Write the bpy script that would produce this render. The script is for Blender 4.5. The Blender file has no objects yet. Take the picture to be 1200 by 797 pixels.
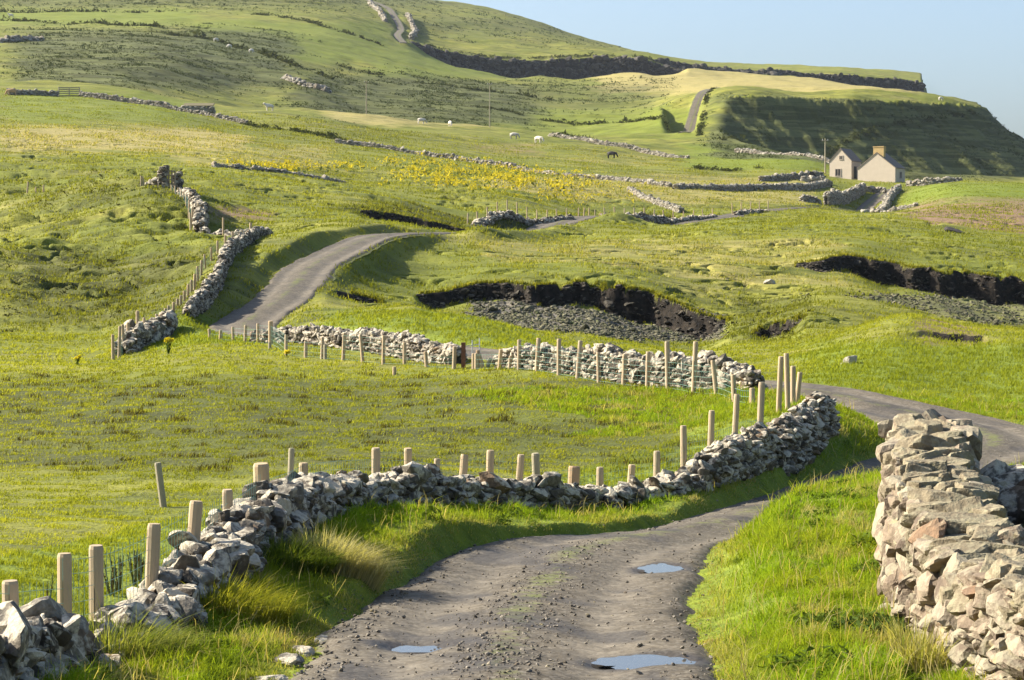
import bpy, math, random
import numpy as np
from math import radians
C = bpy.context.scene.collection
rng = np.random.default_rng(7)
random.seed(7)

# ------------------------------------------------------------------ camera, sky, sun, exposure
F, CU, CV, HV = 2500.0, 600.0, 398.5, 300.0        # focal length in photo pixels, image centre, horizon row
PITCH = math.atan((CV - HV) / F)
sc = bpy.context.scene
cam = bpy.data.cameras.new('camera'); cam.sensor_width = 36.0; cam.lens = 36.0 * F / 1200.0
cam.clip_start = 0.1; cam.clip_end = 60000
co = bpy.data.objects.new('camera', cam); C.objects.link(co)
co.location = (0, 0, 0); co.rotation_euler = (radians(90) - PITCH, 0, 0)
sc.camera = co
SUN_H = np.array([-0.965, 0.26]); SUN_H /= np.linalg.norm(SUN_H); SUN_EL = radians(32)
w = bpy.data.worlds.new('World'); sc.world = w; w.use_nodes = True
nt = w.node_tree; nt.nodes.clear()
sky = nt.nodes.new('ShaderNodeTexSky'); sky.sky_type = 'NISHITA'; sky.sun_disc = False
sky.sun_elevation = SUN_EL; sky.sun_rotation = math.atan2(SUN_H[0], SUN_H[1])
sky.altitude = 0; sky.air_density = 1.0; sky.dust_density = 3.0; sky.ozone_density = 4.5
bg = nt.nodes.new('ShaderNodeBackground'); bg.inputs[1].default_value = 0.085
wo = nt.nodes.new('ShaderNodeOutputWorld')
nt.links.new(sky.outputs[0], bg.inputs[0]); nt.links.new(bg.outputs[0], wo.inputs[0])
sl = bpy.data.lights.new('sun', 'SUN'); sl.energy = 5.0; sl.angle = radians(0.5); sl.color = (1.0, 0.93, 0.80)
so = bpy.data.objects.new('sun', sl); C.objects.link(so)
sd = np.array([SUN_H[0] * math.cos(SUN_EL), SUN_H[1] * math.cos(SUN_EL), math.sin(SUN_EL)])
from mathutils import Vector
so.rotation_euler = Vector(tuple(sd)).to_track_quat('Z', 'Y').to_euler()
so.location = (-60, 40, 80)
sc.view_settings.view_transform = 'Standard'; sc.view_settings.look = 'None'
sc.view_settings.exposure = 1.5; sc.view_settings.gamma = 1.0; sc.view_settings.use_curve_mapping = False

# ------------------------------------------------------------------ helpers
_perm = np.random.default_rng(3).permutation(256)
_perm = np.concatenate([_perm, _perm])
def perlin(x, y, seed=0):
    x = np.asarray(x, float) + seed * 17.37; y = np.asarray(y, float) + seed * 9.71
    xi = np.floor(x).astype(int); yi = np.floor(y).astype(int)
    xf = x - xi; yf = y - yi
    u = xf * xf * xf * (xf * (xf * 6 - 15) + 10); v = yf * yf * yf * (yf * (yf * 6 - 15) + 10)
    def g(ix, iy, dx, dy):
        h = _perm[_perm[ix & 255] + (iy & 255)] * (2 * np.pi / 256)
        return np.cos(h) * dx + np.sin(h) * dy
    a = g(xi, yi, xf, yf); b = g(xi + 1, yi, xf - 1, yf)
    c = g(xi, yi + 1, xf, yf - 1); d = g(xi + 1, yi + 1, xf - 1, yf - 1)
    return 1.4 * ((a * (1 - u) + b * u) * (1 - v) + (c * (1 - u) + d * u) * v)
def fbm(x, y, o=3, seed=0, g=0.5):
    s = 0; a = 1; f = 1
    for k in range(o):
        s = s + a * perlin(np.asarray(x) * f, np.asarray(y) * f, seed + k * 5); a *= g; f *= 2.03
    return s
def sstep(a, b, x):
    t = np.clip((np.asarray(x, float) - a) / (b - a), 0, 1); return t * t * (3 - 2 * t)

def mk(name, verts, faces, mat=None, parent=None, smooth=False, cols=None, link=True):
    """one mesh object; faces is an array or a list of arrays (tris / quads / n-gons)"""
    me = bpy.data.meshes.new(name)
    if not isinstance(faces, list): faces = [faces]
    faces = [np.asarray(f) for f in faces if len(f)]
    verts = np.asarray(verts, dtype=np.float32)
    me.vertices.add(len(verts)); me.vertices.foreach_set('co', verts.ravel())
    nl = sum(f.size for f in faces); nf = sum(len(f) for f in faces)
    me.loops.add(nl); me.polygons.add(nf)
    me.loops.foreach_set('vertex_index', np.concatenate([f.ravel() for f in faces]).astype(np.int32))
    tot = np.concatenate([np.full(len(f), f.shape[1]) for f in faces]).astype(np.int32)
    st = np.concatenate([[0], np.cumsum(tot)[:-1]]).astype(np.int32)
    me.polygons.foreach_set('loop_start', st); me.polygons.foreach_set('loop_total', tot)
    me.polygons.foreach_set('use_smooth', np.full(nf, bool(smooth)))
    for k, arr in (cols or {}).items():
        at = me.attributes.new(k, 'FLOAT_COLOR', 'POINT')
        at.data.foreach_set('color', np.asarray(arr, dtype=np.float32).ravel())
    me.update(calc_edges=True); me.validate()
    if mat: me.materials.append(mat)
    o = bpy.data.objects.new(name, me)
    if link: C.objects.link(o)
    if parent: o.parent = parent
    return o
def tag(o, label=None, cat=None, group=None, kind=None):
    if label: o['label'] = label
    if cat: o['category'] = cat
    if group: o['group'] = group
    if kind: o['kind'] = kind
    return o
def empty(name, loc, label=None, cat=None, group=None, rz=0):
    o = bpy.data.objects.new(name, None); C.objects.link(o); o.location = loc; o.rotation_euler = (0, 0, rz)
    o.empty_display_size = 0.2
    return tag(o, label, cat, group)
class MB:
    """collects boxes, tubes and prisms, links them as one mesh"""
    def __init__(s): s.v = []; s.f3 = []; s.f4 = []; s.n = 0
    def add(s, v, f):
        v = np.asarray(v, float); f = np.asarray(f) + s.n
        (s.f4 if f.shape[1] == 4 else s.f3).append(f); s.v.append(v); s.n += len(v)
    def box(s, x0, x1, y0, y1, z0, z1):
        v = [(x, y, z) for z in (z0, z1) for (x, y) in ((x0, y0), (x1, y0), (x1, y1), (x0, y1))]
        s.add(v, [(0, 3, 2, 1), (4, 5, 6, 7), (0, 1, 5, 4), (1, 2, 6, 5), (2, 3, 7, 6), (3, 0, 4, 7)])
    def tube(s, p0, p1, r0, r1=None, n=6, cap=True):
        p0 = np.asarray(p0, float); p1 = np.asarray(p1, float); r1 = r0 if r1 is None else r1
        d = p1 - p0; d /= np.linalg.norm(d) + 1e-9
        a = np.cross(d, (0, 0, 1.0) if abs(d[2]) < .9 else (1.0, 0, 0)); a /= np.linalg.norm(a); b = np.cross(d, a)
        t = np.arange(n) * 2 * np.pi / n
        ring = np.cos(t)[:, None] * a + np.sin(t)[:, None] * b
        v = np.concatenate([p0 + ring * r0, p1 + ring * r1, [p0], [p1]])
        i = np.arange(n); j = (i + 1) % n
        base = s.n
        s.add(v, np.stack([i, i + n, j + n, j], 1))
        if cap:
            s.f3.append(np.stack([i, j, np.full(n, 2 * n)], 1) + base)
            s.f3.append(np.stack([j + n, i + n, np.full(n, 2 * n + 1)], 1) + base)
    def build(s, name, mat, parent=None, smooth=False):
        fs = []
        if s.f4: fs.append(np.concatenate(s.f4))
        if s.f3: fs.append(np.concatenate(s.f3))
        return mk(name, np.concatenate(s.v), fs, mat, parent, smooth)

# ------------------------------------------------------------------ materials
class NT:
    def __init__(s, name):
        s.m = bpy.data.materials.new(name); s.m.use_nodes = True; s.t = s.m.node_tree; s.t.nodes.clear()
        s.out = s.n('ShaderNodeOutputMaterial')
    def n(s, typ, ins=None, **kw):
        nd = s.t.nodes.new(typ)
        for k, v in kw.items(): setattr(nd, k, v)
        for k, v in (ins or {}).items():
            if isinstance(v, bpy.types.NodeSocket): s.t.links.new(v, nd.inputs[k])
            else: nd.inputs[k].default_value = v
        return nd
    def noise(s, vec, scale, detail=3, rough=0.55, dist=0.0):
        return s.n('ShaderNodeTexNoise', {'Vector': vec, 'Scale': scale, 'Detail': detail, 'Roughness': rough, 'Distortion': dist}).outputs['Fac']
    def ramp(s, fac, stops):
        r = s.n('ShaderNodeValToRGB', {'Fac': fac}); e = r.color_ramp.elements
        while len(e) < len(stops): e.new(0.5)
        for k, (p, c) in enumerate(stops):
            e[k].position = p; e[k].color = (c[0], c[1], c[2], 1) if not isinstance(c, (int, float)) else (c, c, c, 1)
        return r.outputs['Color']
    def mix(s, fac, a, b, mode='MIX'):
        nd = s.t.nodes.new('ShaderNodeMix'); nd.data_type = 'RGBA'; nd.blend_type = mode; nd.clamp_factor = True
        for k, v in ((0, fac), (6, a), (7, b)):
            if isinstance(v, bpy.types.NodeSocket): s.t.links.new(v, nd.inputs[k])
            else: nd.inputs[k].default_value = v if k == 0 else (v[0], v[1], v[2], 1)
        return nd.outputs[2]
    def math(s, op, a, b=0.0, c=0.0, clamp=False):
        nd = s.n('ShaderNodeMath', operation=op, use_clamp=clamp)
        for k, v in enumerate((a, b, c)):
            if isinstance(v, bpy.types.NodeSocket): s.t.links.new(v, nd.inputs[k])
            else: nd.inputs[k].default_value = v
        return nd.outputs[0]
    def pos(s): return s.n('ShaderNodeNewGeometry').outputs['Position']
    def obj(s): return s.n('ShaderNodeTexCoord').outputs['Object']
    def island(s): return s.n('ShaderNodeNewGeometry').outputs['Random Per Island']
    def attr(s, name):
        a = s.n('ShaderNodeAttribute', attribute_name=name); sp = s.n('ShaderNodeSeparateColor', {'Color': a.outputs['Color']})
        return sp.outputs[0], sp.outputs[1], sp.outputs[2], a.outputs['Color']
    def scaled(s, vec, sc):
        return s.n('ShaderNodeMapping', {'Vector': vec, 'Scale': sc}).outputs[0]
    def bsdf(s, col, rough=0.9, bump=None, bstr=0.3, bdist=0.05, spec=0.3, **kw):
        b = s.n('ShaderNodeBsdfPrincipled', {'Base Color': col if isinstance(col, bpy.types.NodeSocket) else (*col, 1), 'Roughness': rough, 'Specular IOR Level': spec})
        for k, v in kw.items(): s.t.links.new(v, b.inputs[k]) if isinstance(v, bpy.types.NodeSocket) else setattr(b.inputs[k], 'default_value', v)
        if bump is not None:
            bp = s.n('ShaderNodeBump', {'Height': bump, 'Strength': bstr, 'Distance': bdist}); s.t.links.new(bp.outputs[0], b.inputs['Normal'])
        s.t.links.new(b.outputs[0], s.out.inputs[0]); return s.m

def m_ground():
    t = NT('pasture'); p = t.pos()
    dry, heath_shade, lush, _ = t.attr('m1'); soil, shingle, pink, _ = t.attr('m2')
    n1 = t.noise(p, 0.035, 4); n2 = t.noise(t.scaled(p, (0.35, 0.8, 0.8)), 0.55, 4, 0.6); n3 = t.noise(p, 3.2, 3, 0.6); n4 = t.noise(t.scaled(p, (0.5, 1, 1)), 0.13, 4, 0.62)
    fr = t.noise(t.scaled(p, (0.45, 1, 1)), 0.11, 12, 0.72)
    base = t.ramp(t.math('ADD', t.math('MULTIPLY', n2, 0.45), t.math('MULTIPLY', fr, 0.55)), [(0.30, (0.045, 0.050, 0.013)), (0.42, (0.110, 0.120, 0.020)), (0.53, (0.190, 0.188, 0.028)), (0.68, (0.255, 0.232, 0.045))])
    base = t.mix(t.math('MULTIPLY', t.ramp(n1, [(0.44, 0), (0.58, 1)]), 0.7), base, (0.145, 0.162, 0.020))
    base = t.mix(t.math('MULTIPLY', t.ramp(n3, [(0.5, 0), (0.68, 1)]), 0.35), base, (0.065, 0.075, 0.018))
    base = t.mix(t.math('MULTIPLY', t.ramp(n4, [(0.56, 0), (0.70, 1)]), 0.55), base, (0.27, 0.235, 0.075))
    fr2 = t.noise(t.scaled(p, (0.4, 1, 1)), 0.42, 9, 0.78)
    base = t.mix(t.math('MULTIPLY', t.ramp(fr2, [(0.36, 1), (0.52, 0)]), 0.6), base, (0.055, 0.06, 0.016))
    def m(mask, lo=0.35, hi=0.65, nz=n3, amp=0.5):      # mask edge broken up by noise
        v = t.math('ADD', mask, t.math('MULTIPLY', t.math('SUBTRACT', nz, 0.5), amp))
        return t.ramp(v, [(lo, 0), (hi, 1)])
    base = t.mix(t.math('MULTIPLY', m(lush, .25, .8, n2, .9), 0.9), base, t.ramp(n3, [(0.3, (0.085, 0.12, 0.012)), (0.7, (0.18, 0.215, 0.02))]))
    base = t.mix(t.math('MULTIPLY', m(dry, .3, .8, n2, 1.1), 0.85), base, t.ramp(n3, [(0.3, (0.24, 0.19, 0.06)), (0.7, (0.40, 0.33, 0.13))]))
    base = t.mix(t.math('MULTIPLY', m(heath_shade, .3, .75, n2, 1.0), 0.85), base, t.ramp(n3, [(0.3, (0.020, 0.025, 0.009)), (0.7, (0.062, 0.068, 0.020))]))
    tz = t.noise(t.scaled(p, (0.05, 0.05, 0.8)), 1.0, 4, 0.65)
    far_ = t.math('GREATER_THAN', t.n('ShaderNodeSeparateXYZ', {0: p}).outputs[1], 430.0)
    base = t.mix(t.math('MULTIPLY', t.math('MULTIPLY', t.math('MULTIPLY', heath_shade, far_), t.ramp(tz, [(0.47, 0), (0.56, 1)])), 0.75), base, (0.13, 0.14, 0.045))
    base = t.mix(m(pink, .3, .8, n2, .9), base, t.ramp(n3, [(0.3, (0.13, 0.085, 0.045)), (0.7, (0.26, 0.17, 0.10))]))
    base = t.mix(m(soil, .3, .7, n3, .6), base, t.ramp(n3, [(0.35, (0.009, 0.0075, 0.006)), (0.8, (0.045, 0.035, 0.025))]))
    base = t.mix(m(shingle, .3, .7, n3, .5), base, t.ramp(t.noise(p, 5.0, 2), [(0.35, (0.06, 0.055, 0.045)), (0.7, (0.20, 0.175, 0.135))]))
    hb = t.math('ADD', t.math('ADD', t.math('MULTIPLY', n3, 0.6), t.noise(p, 11, 2)), t.math('MULTIPLY', fr, 5.0))
    return t.bsdf(base, 0.95, hb, 0.5, 0.12, 0.15)
def m_stone(name, dark=(0.05, 0.04, 0.029), mid=(0.125, 0.105, 0.078), light=(0.25, 0.222, 0.172), warm=(0.19, 0.12, 0.065), lichen=0.85, s=1.0, la=(0.27, 0.235, 0.165), lb=(0.62, 0.545, 0.415)):
    t = NT(name); p = t.obj(); r = t.island()
    n1 = t.noise(p, 3.0 * s, 4, 0.6); n2 = t.noise(p, 14 * s, 4, 0.6); n3 = t.noise(p, 40 * s, 2)
    base = t.ramp(r, [(0.0, dark), (0.35, mid), (0.7, light), (0.86, mid), (1.0, warm)])
    base = t.mix(t.math('MULTIPLY', t.ramp(n2, [(0.40, 1), (0.60, 0)]), 0.55), base, dark)
    nz = t.n('ShaderNodeSeparateXYZ', {0: t.n('ShaderNodeNewGeometry').outputs['Normal']}).outputs[2]      # upward faces get extra lichen, painting sunlit tops into the colour
    li = t.math('MULTIPLY', t.ramp(t.math('ADD', t.math('ADD', n1, t.math('MULTIPLY', nz, 0.085)), t.math('MULTIPLY', t.math('SUBTRACT', n2, 0.5), 0.5)), [(0.50, 0), (0.60, 1)]), lichen)
    base = t.mix(li, base, t.mix(n3, la, lb))
    base = t.mix(t.math('MULTIPLY', t.ramp(t.noise(p, 6 * s, 3), [(0.62, 0), (0.70, 1)]), 0.35), base, (0.30, 0.24, 0.08))
    return t.bsdf(base, 0.92, t.math('ADD', n2, t.math('MULTIPLY', n3, 0.5)), 0.55, 0.03 / s, 0.2)
def m_track():
    t = NT('gravel'); p = t.pos(); wear, moss, wet, _ = t.attr('m1')
    n1 = t.noise(p, 0.7, 4); n2 = t.noise(p, 6, 4, 0.65); vo = t.n('ShaderNodeTexVoronoi', {'Vector': p, 'Scale': 16.0}).outputs['Distance']
    pc = t.n('ShaderNodeTexVoronoi', {'Vector': p, 'Scale': 34.0}); pcv = t.n('ShaderNodeSeparateColor', {'Color': pc.outputs['Color']}).outputs[0]
    base = t.ramp(t.math('ADD', t.math('MULTIPLY', n1, 0.5), t.math('MULTIPLY', n2, 0.5)), [(0.32, (0.046, 0.037, 0.025)), (0.5, (0.092, 0.074, 0.049)), (0.68, (0.150, 0.123, 0.084))])
    base = t.mix(t.math('MULTIPLY', t.ramp(pcv, [(0.62, 0), (0.9, 1)]), 0.55), base, (0.21, 0.185, 0.145))
    base = t.mix(t.ramp(t.noise(p, 2.2, 9, 0.75), [(0.38, 0.6), (0.55, 0)]), base, (0.05, 0.042, 0.032))
    base = t.mix(t.math('MULTIPLY', wear, 0.55), base, t.ramp(n2, [(0.35, (0.095, 0.078, 0.056)), (0.65, (0.20, 0.172, 0.13))]))
    base = t.mix(t.math('MULTIPLY', t.ramp(t.math('ADD', moss, t.math('MULTIPLY', t.math('SUBTRACT', n2, 0.5), 1.4)), [(0.45, 0), (0.8, 1)]), 0.8), base, (0.12, 0.135, 0.03))
    base = t.mix(t.math('MULTIPLY', wet, 0.75), base, (0.035, 0.03, 0.026))
    h = t.math('ADD', t.math('MULTIPLY', n2, 0.8), t.math('MULTIPLY', vo, -0.5))
    return t.bsdf(base, t.math('SUBTRACT', 0.92, t.math('MULTIPLY', wet, 0.35)), h, 0.4, 0.03, 0.25)
def m_water():
    t = NT('puddle_water'); p = t.pos()
    return t.bsdf((0.075, 0.072, 0.065), 0.03, t.noise(p, 9, 2), 0.03, 0.02, 0.9, IOR=1.8)
def m_sea():
    t = NT('sea_water'); p = t.pos()
    return t.bsdf((0.03, 0.07, 0.10), 0.25, t.noise(p, 0.2, 3), 0.3, 0.5, 0.5)
def m_wood(name, a, b, sc=1.0):
    t = NT(name); p = t.obj(); r = t.n('ShaderNodeObjectInfo').outputs['Random']
    g = t.noise(t.scaled(p, (9, 9, 0.8)), 3.0 * sc, 4, 0.6); k = t.noise(t.scaled(p, (1, 1, .35)), 7.0, 2)
    col = t.mix(g, a, b); col = t.mix(t.math('MULTIPLY', t.ramp(k, [(0.66, 0), (0.74, 1)]), 0.5), col, (0.16, 0.10, 0.05))
    col = t.mix(t.math('MULTIPLY', r, 0.55), col, (0.30, 0.25, 0.18))
    return t.bsdf(col, 0.8, g, 0.2, 0.01, 0.25)
def m_plain(name, col, rough=0.85, var=0.25, sc=3.0, spec=0.3):
    t = NT(name); p = t.obj(); n = t.noise(p, sc, 4, 0.6)
    c = t.mix(n, tuple(x * (1 - var) for x in col), tuple(min(1, x * (1 + var)) for x in col))
    return t.bsdf(c, rough, n, 0.2, 0.02, spec)
def m_leaf(name, trans=0.45):
    t = NT(name); _, _, _, col = t.attr('col')
    nv = t.n('ShaderNodeVectorMath', {0: t.n('ShaderNodeVectorMath', {0: t.n('ShaderNodeNewGeometry').outputs['Normal'], 'Scale': 0.55}, operation='SCALE').outputs[0], 1: (0.0, 0.0, 0.55)}, operation='ADD').outputs[0]
    nv = t.n('ShaderNodeVectorMath', {0: nv}, operation='NORMALIZE').outputs[0]
    d = t.n('ShaderNodeBsdfDiffuse', {'Color': col, 'Roughness': 0.6, 'Normal': nv})
    tc = t.mix(1.0, col, (1.15, 1.1, 0.45), 'MULTIPLY')
    tr = t.n('ShaderNodeBsdfTranslucent', {'Color': tc})
    mx = t.n('ShaderNodeMixShader', {'Fac': trans}); t.t.links.new(d.outputs[0], mx.inputs[1]); t.t.links.new(tr.outputs[0], mx.inputs[2])
    t.t.links.new(mx.outputs[0], t.out.inputs[0]); return t.m
M = dict(ground=m_ground(), track=m_track(), water=m_water(), sea=m_sea(),
    stone=m_stone('dry_stone'), stone_far=m_stone('far_stone', (0.13, 0.115, 0.085), (0.25, 0.22, 0.17), (0.38, 0.35, 0.28), (0.26, 0.20, 0.13), 0.3, 0.5),
    stone_warm=m_stone('sandstone', (0.11, 0.082, 0.058), (0.20, 0.15, 0.10), (0.27, 0.22, 0.155), (0.23, 0.13, 0.068), 0.6, 1.0, (0.20, 0.18, 0.115), (0.37, 0.33, 0.23)),
    core=m_plain('wall_core', (0.045, 0.04, 0.033), 0.95, 0.4, 8),
    mortar=m_plain('mortar', (0.19, 0.15, 0.105), 0.95, 0.35, 12),
    post=m_wood('peeled_pine', (0.33, 0.225, 0.12), (0.50, 0.38, 0.235)), oldpost=m_wood('weathered_wood', (0.22, 0.19, 0.12), (0.36, 0.32, 0.21)),
    rust=m_plain('rusty_iron', (0.13, 0.06, 0.035), 0.8, 0.5, 9), galv=m_plain('galvanised_steel', (0.42, 0.43, 0.42), 0.5, 0.15, 5),
    net=m_plain('netting_wire', (0.22, 0.36, 0.28), 0.6, 0.1), wire=m_plain('fence_wire', (0.30, 0.31, 0.30), 0.5, 0.1),
    leaf=m_leaf('grass_blades'), leaf2=m_leaf('leaves', 0.25))

# ------------------------------------------------------------------ terrain: control points as (photo column, photo row, distance)
def Z(v, Y): return (HV - v) / F * Y                         # height above the lens of a ground point seen at row v
CP = """
10 -300 880 0 880 300 915 600 917 900 910 1200 900 1500 890
13 0 795 60 800
14.2 100 784
15.2 150 766
16.6 200 727
18.3 250 693
20.3 295 654
22.4 335 622
14 -300 745 350 796 600 797 850 795 1000 790 1200 785 1500 780
18 -300 680 0 674 80 684 350 718 600 724 820 722 1000 715 1100 710 1500 700
22 -300 640 0 627 100 632 220 634 450 655 600 672 820 668 1000 655 1100 652 1500 640
26 -300 612 0 602 200 605 420 592 560 618 700 632 830 628 1000 615 1100 612 1500 600
30 -300 588 0 580 300 578 500 580 690 604 800 612 900 606 1000 600 1100 592 1500 575
29 805 616
31 870 606 700 596
32.7 932 590
32.4 800 577
34 850 563 920 572
36 900 541 985 570
35 -300 558 0 552 300 548 500 548 700 560 800 556 870 553 950 568 1030 577 1120 568 1500 545
40 -300 525 0 520 300 515 600 518 800 515 965 495 1060 530 1170 528 1500 510
46 -300 490 0 487 300 480 600 475 860 462 960 468 1080 486 1200 490 1500 470
54 -300 458 0 455 300 447 600 438 700 439 900 442 1000 440 1200 455 1500 440
61 0 435 200 426 335 428 474 430 600 420 800 428 1000 420 1200 430 1500 425
69 -300 418 0 420 140 420 246 403 330 405 450 396 600 399 800 415 950 412 1100 398 1200 400 1500 400
78 -300 395 0 396 120 396 275 390 380 374 480 363 560 369 640 387 760 396 900 402 1000 383 1060 363 1200 382 1500 380
86 -300 362 0 364 150 366 245 357 327 357 480 362 600 378 760 396 900 398 1000 388 1080 384 1200 388
92 258 330 345 330 0 340 150 345 900 380 950 362 1000 372 1100 376 1200 388
98 -300 318 0 322 150 322 266 310 362 312 430 335
102 500 338 560 332 640 330 700 330 750 339 800 350 835 362 900 362
105 0 303 150 303 283 293 396 292 450 318 1100 360 1200 378
112 0 288 225 274 310 277 432 276 470 290 560 300 700 305 850 316 950 328
118 980 302 1050 317 1100 322 1200 335 1500 340 460 269 -300 275
128 0 262 190 228 300 262 480 267 560 277 700 287 850 292 1000 288 1100 300 1200 310
140 0 243 190 221 300 246 420 252 560 275 640 284 760 277 850 273 1500 315
152 0 225 100 217 300 228 500 256 600 272 665 272 800 272 900 268 1000 276
168 0 208 200 208 300 219 450 235 560 268 635 271 670 264 760 268 1000 263 1100 273 1200 283
190 600 240 700 250 850 262 100 195 300 205
205 700 262 790 266 840 258 900 260 1000 254 1500 280
240 0 168 100 175 300 190 430 212 600 218 720 236 850 246 960 250 1100 246 1200 250
290 0 145 300 172 500 192 640 207 800 222 960 235 1010 250 1050 250 1100 229 1200 230 1500 235
330 0 130 200 148 420 172 500 183 640 205 800 214 900 220 1030 232 1100 218 1200 217
366 0 118 200 132 400 160 640 190 800 200 900 205 985 212 1033 213 1100 216 1200 217 1500 225
400 0 109 100 114 200 128 290 146 420 155 600 178 750 190 850 195 950 193 1020 208
440 320 132 430 148 590 163 700 172 850 182 930 185 1000 204 1100 214 1200 218 1500 235
475 -300 80 0 98 200 112 350 132 430 134 574 148 660 158 750 170 870 174 940 176
512 836 157
488 870 171 920 185
503 1000 201
515 1100 209 1185 214
520 1300 225 1500 250
530 574 154 430 139 300 124 660 163
545 838 112
549 900 114
562 1000 118
577 1060 119
594 1110 120
614 1142 125 1300 128
648 1150 127 1300 130
520 806 152 780 155
545 806 136 780 140
575 814 119 780 126
602 823 109 780 118
600 -300 50 0 60 200 62 350 90 500 118 600 130 700 140 770 136 900 108
650 1000 111 1090 114
700 0 40 200 44 400 80 600 108 700 112 850 103 1000 107
800 0 26 400 48 600 94 700 98 850 97 1000 102
950 0 8 200 10 400 22 480 48 600 76 700 80 780 80 900 90 1000 98 1080 106
1000 500 46 600 54 700 62 770 69 850 84 950 88
1100 0 -18 300 -2 480 18 600 40 700 57 780 71 850 80 950 84 1040 90 1078 96
1250 0 -40 300 -16 480 5 600 24 700 52 780 69 830 75 950 79 1040 84 1078 90
1420 -300 -60 0 -50 300 -25 480 -1 520 4 560 9 620 26 680 46 740 64 850 78 1000 86 1080 92
1700 -300 -30 0 -20 300 0 480 22 560 30 680 60 800 80 1000 90 1500 150
2400 -300 60 300 70 600 90 1000 140 1500 200
"""
cu, cv, cy = [], [], []
for ln in CP.strip().splitlines():
    a = [float(x) for x in ln.split()]
    for k in range(1, len(a) - 1, 2): cu.append(a[k]); cv.append(a[k + 1]); cy.append(a[0])
cu, cv, cy = map(np.array, (cu, cv, cy))
QK = 2.6
def _pq(u, Y): return (np.asarray(u) - 600) / 200.0, np.log(Y) * QK
def _U(r2): return np.where(r2 > 1e-12, 0.5 * r2 * np.log(np.maximum(r2, 1e-12)), 0)
P0, Q0 = _pq(cu, cy); n0 = len(cu)
K = _U((P0[:, None] - P0) ** 2 + (Q0[:, None] - Q0) ** 2) + np.eye(n0) * 0.02
A = np.zeros((n0 + 3, n0 + 3)); A[:n0, :n0] = K; A[:n0, n0] = A[n0, :n0] = 1; A[:n0, n0 + 1] = A[n0 + 1, :n0] = P0; A[:n0, n0 + 2] = A[n0 + 2, :n0] = Q0
W_ = np.linalg.solve(A, np.concatenate([cv, [0, 0, 0]]))
def tps(u, Y):
    p, q = _pq(u, Y); out = np.empty(p.shape); pf, qf, of = p.ravel(), q.ravel(), out.ravel()
    for i in range(0, len(pf), 20000):
        a, b = pf[i:i + 20000, None], qf[i:i + 20000, None]
        of[i:i + 20000] = _U((a - P0) ** 2 + (b - Q0) ** 2) @ W_[:n0] + W_[n0] + W_[n0 + 1] * a[:, 0] + W_[n0 + 2] * b[:, 0]
    return of.reshape(p.shape)
gu = np.linspace(-320, 1520, 160); gq = np.linspace(math.log(9.5), math.log(2500), 420)
GV = tps(*np.meshgrid(gu, np.exp(gq), indexing='xy'))
def base_v(u, Y):
    a = np.clip((u - gu[0]) / (gu[1] - gu[0]), 0, len(gu) - 1.001); b = np.clip((np.log(np.maximum(Y, 9.6)) - gq[0]) / (gq[1] - gq[0]), 0, len(gq) - 1.001)
    i = a.astype(int); j = b.astype(int); fa = a - i; fb = b - j
    return (GV[j, i] * (1 - fa) + GV[j, i + 1] * fa) * (1 - fb) + (GV[j + 1, i] * (1 - fa) + GV[j + 1, i + 1] * fa) * fb

def steps(*seg):                       # rows: (to, step)
    r = [-7.0]
    for to, st in seg:
        n = max(1, int((to - r[-1]) / st)); r += list(np.linspace(r[-1], to, n + 1)[1:])
    return np.array(r)
YR = steps((10, .4), (30, .09), (60, .15), (108, .13), (125, .13), (160, .3), (260, .6), (440, 1.1), (610, .8), (900, 4), (925, 2), (1075, .75), (1500, 6), (2500, 40))
OFF = 8.0
sin_ = np.arange(-0.252, 0.2521, 0.00085)
so_ = 0.252 + np.cumsum(np.linspace(0.002, 0.03, 40))
SR = np.concatenate([-so_[::-1], sin_, so_])
SX, YY = np.meshgrid(SR, YR); XX = SX * (YY + OFF)
UU = 600 + F * XX / np.maximum(YY, 9.6)
VV = base_v(UU, np.maximum(YY, 10))
ZZ = (HV - VV) / F * np.maximum(YY, 10)
near = sstep(14, 10, YY); ZZ = ZZ * (1 - near) + (-1.72 - 0.077 * YY) * near
ZZ = np.where(YY < 0, -1.72, ZZ)
uw_ = UU + 5 * fbm(YY / 16, YY * 0 + 4, 3, 88); ZZ -= 6.0 * sstep(774, 787, uw_) * sstep(824, 806, UU) * sstep(512, 552, YY) * sstep(614, 585, YY)     # gully beside the hillside track
def hz(X, Y):
    X = np.asarray(X, float); Y = np.asarray(Y, float)
    a = np.clip(np.interp(X / (Y + OFF), SR, np.arange(len(SR))), 0, len(SR) - 1.001); b = np.clip(np.interp(Y, YR, np.arange(len(YR))), 0, len(YR) - 1.001)
    i = a.astype(int); j = b.astype(int); fa = a - i; fb = b - j
    return (ZZ[j, i] * (1 - fa) + ZZ[j, i + 1] * fa) * (1 - fb) + (ZZ[j + 1, i] * (1 - fa) + ZZ[j + 1, i + 1] * fa) * fb
def xy(u, Y): return np.stack([(np.asarray(u, float) - 600) / F * np.asarray(Y, float), np.asarray(Y, float)], -1)
def catmull(P, step):
    P = np.asarray(P, float); P = np.vstack([2 * P[0] - P[1], P, 2 * P[-1] - P[-2]]); out = []
    for i in range(1, len(P) - 2):
        n = max(2, int(np.linalg.norm(P[i + 1][:2] - P[i][:2]) / step)); t = np.linspace(0, 1, n, endpoint=False)[:, None]
        out.append(0.5 * (2 * P[i] + (P[i + 1] - P[i - 1]) * t + (2 * P[i - 1] - 5 * P[i] + 4 * P[i + 1] - P[i + 2]) * t ** 2 + (3 * P[i] - P[i - 1] - 3 * P[i + 1] + P[i + 2]) * t ** 3))
    out.append(P[-2:-1]); return np.vstack(out)

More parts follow.
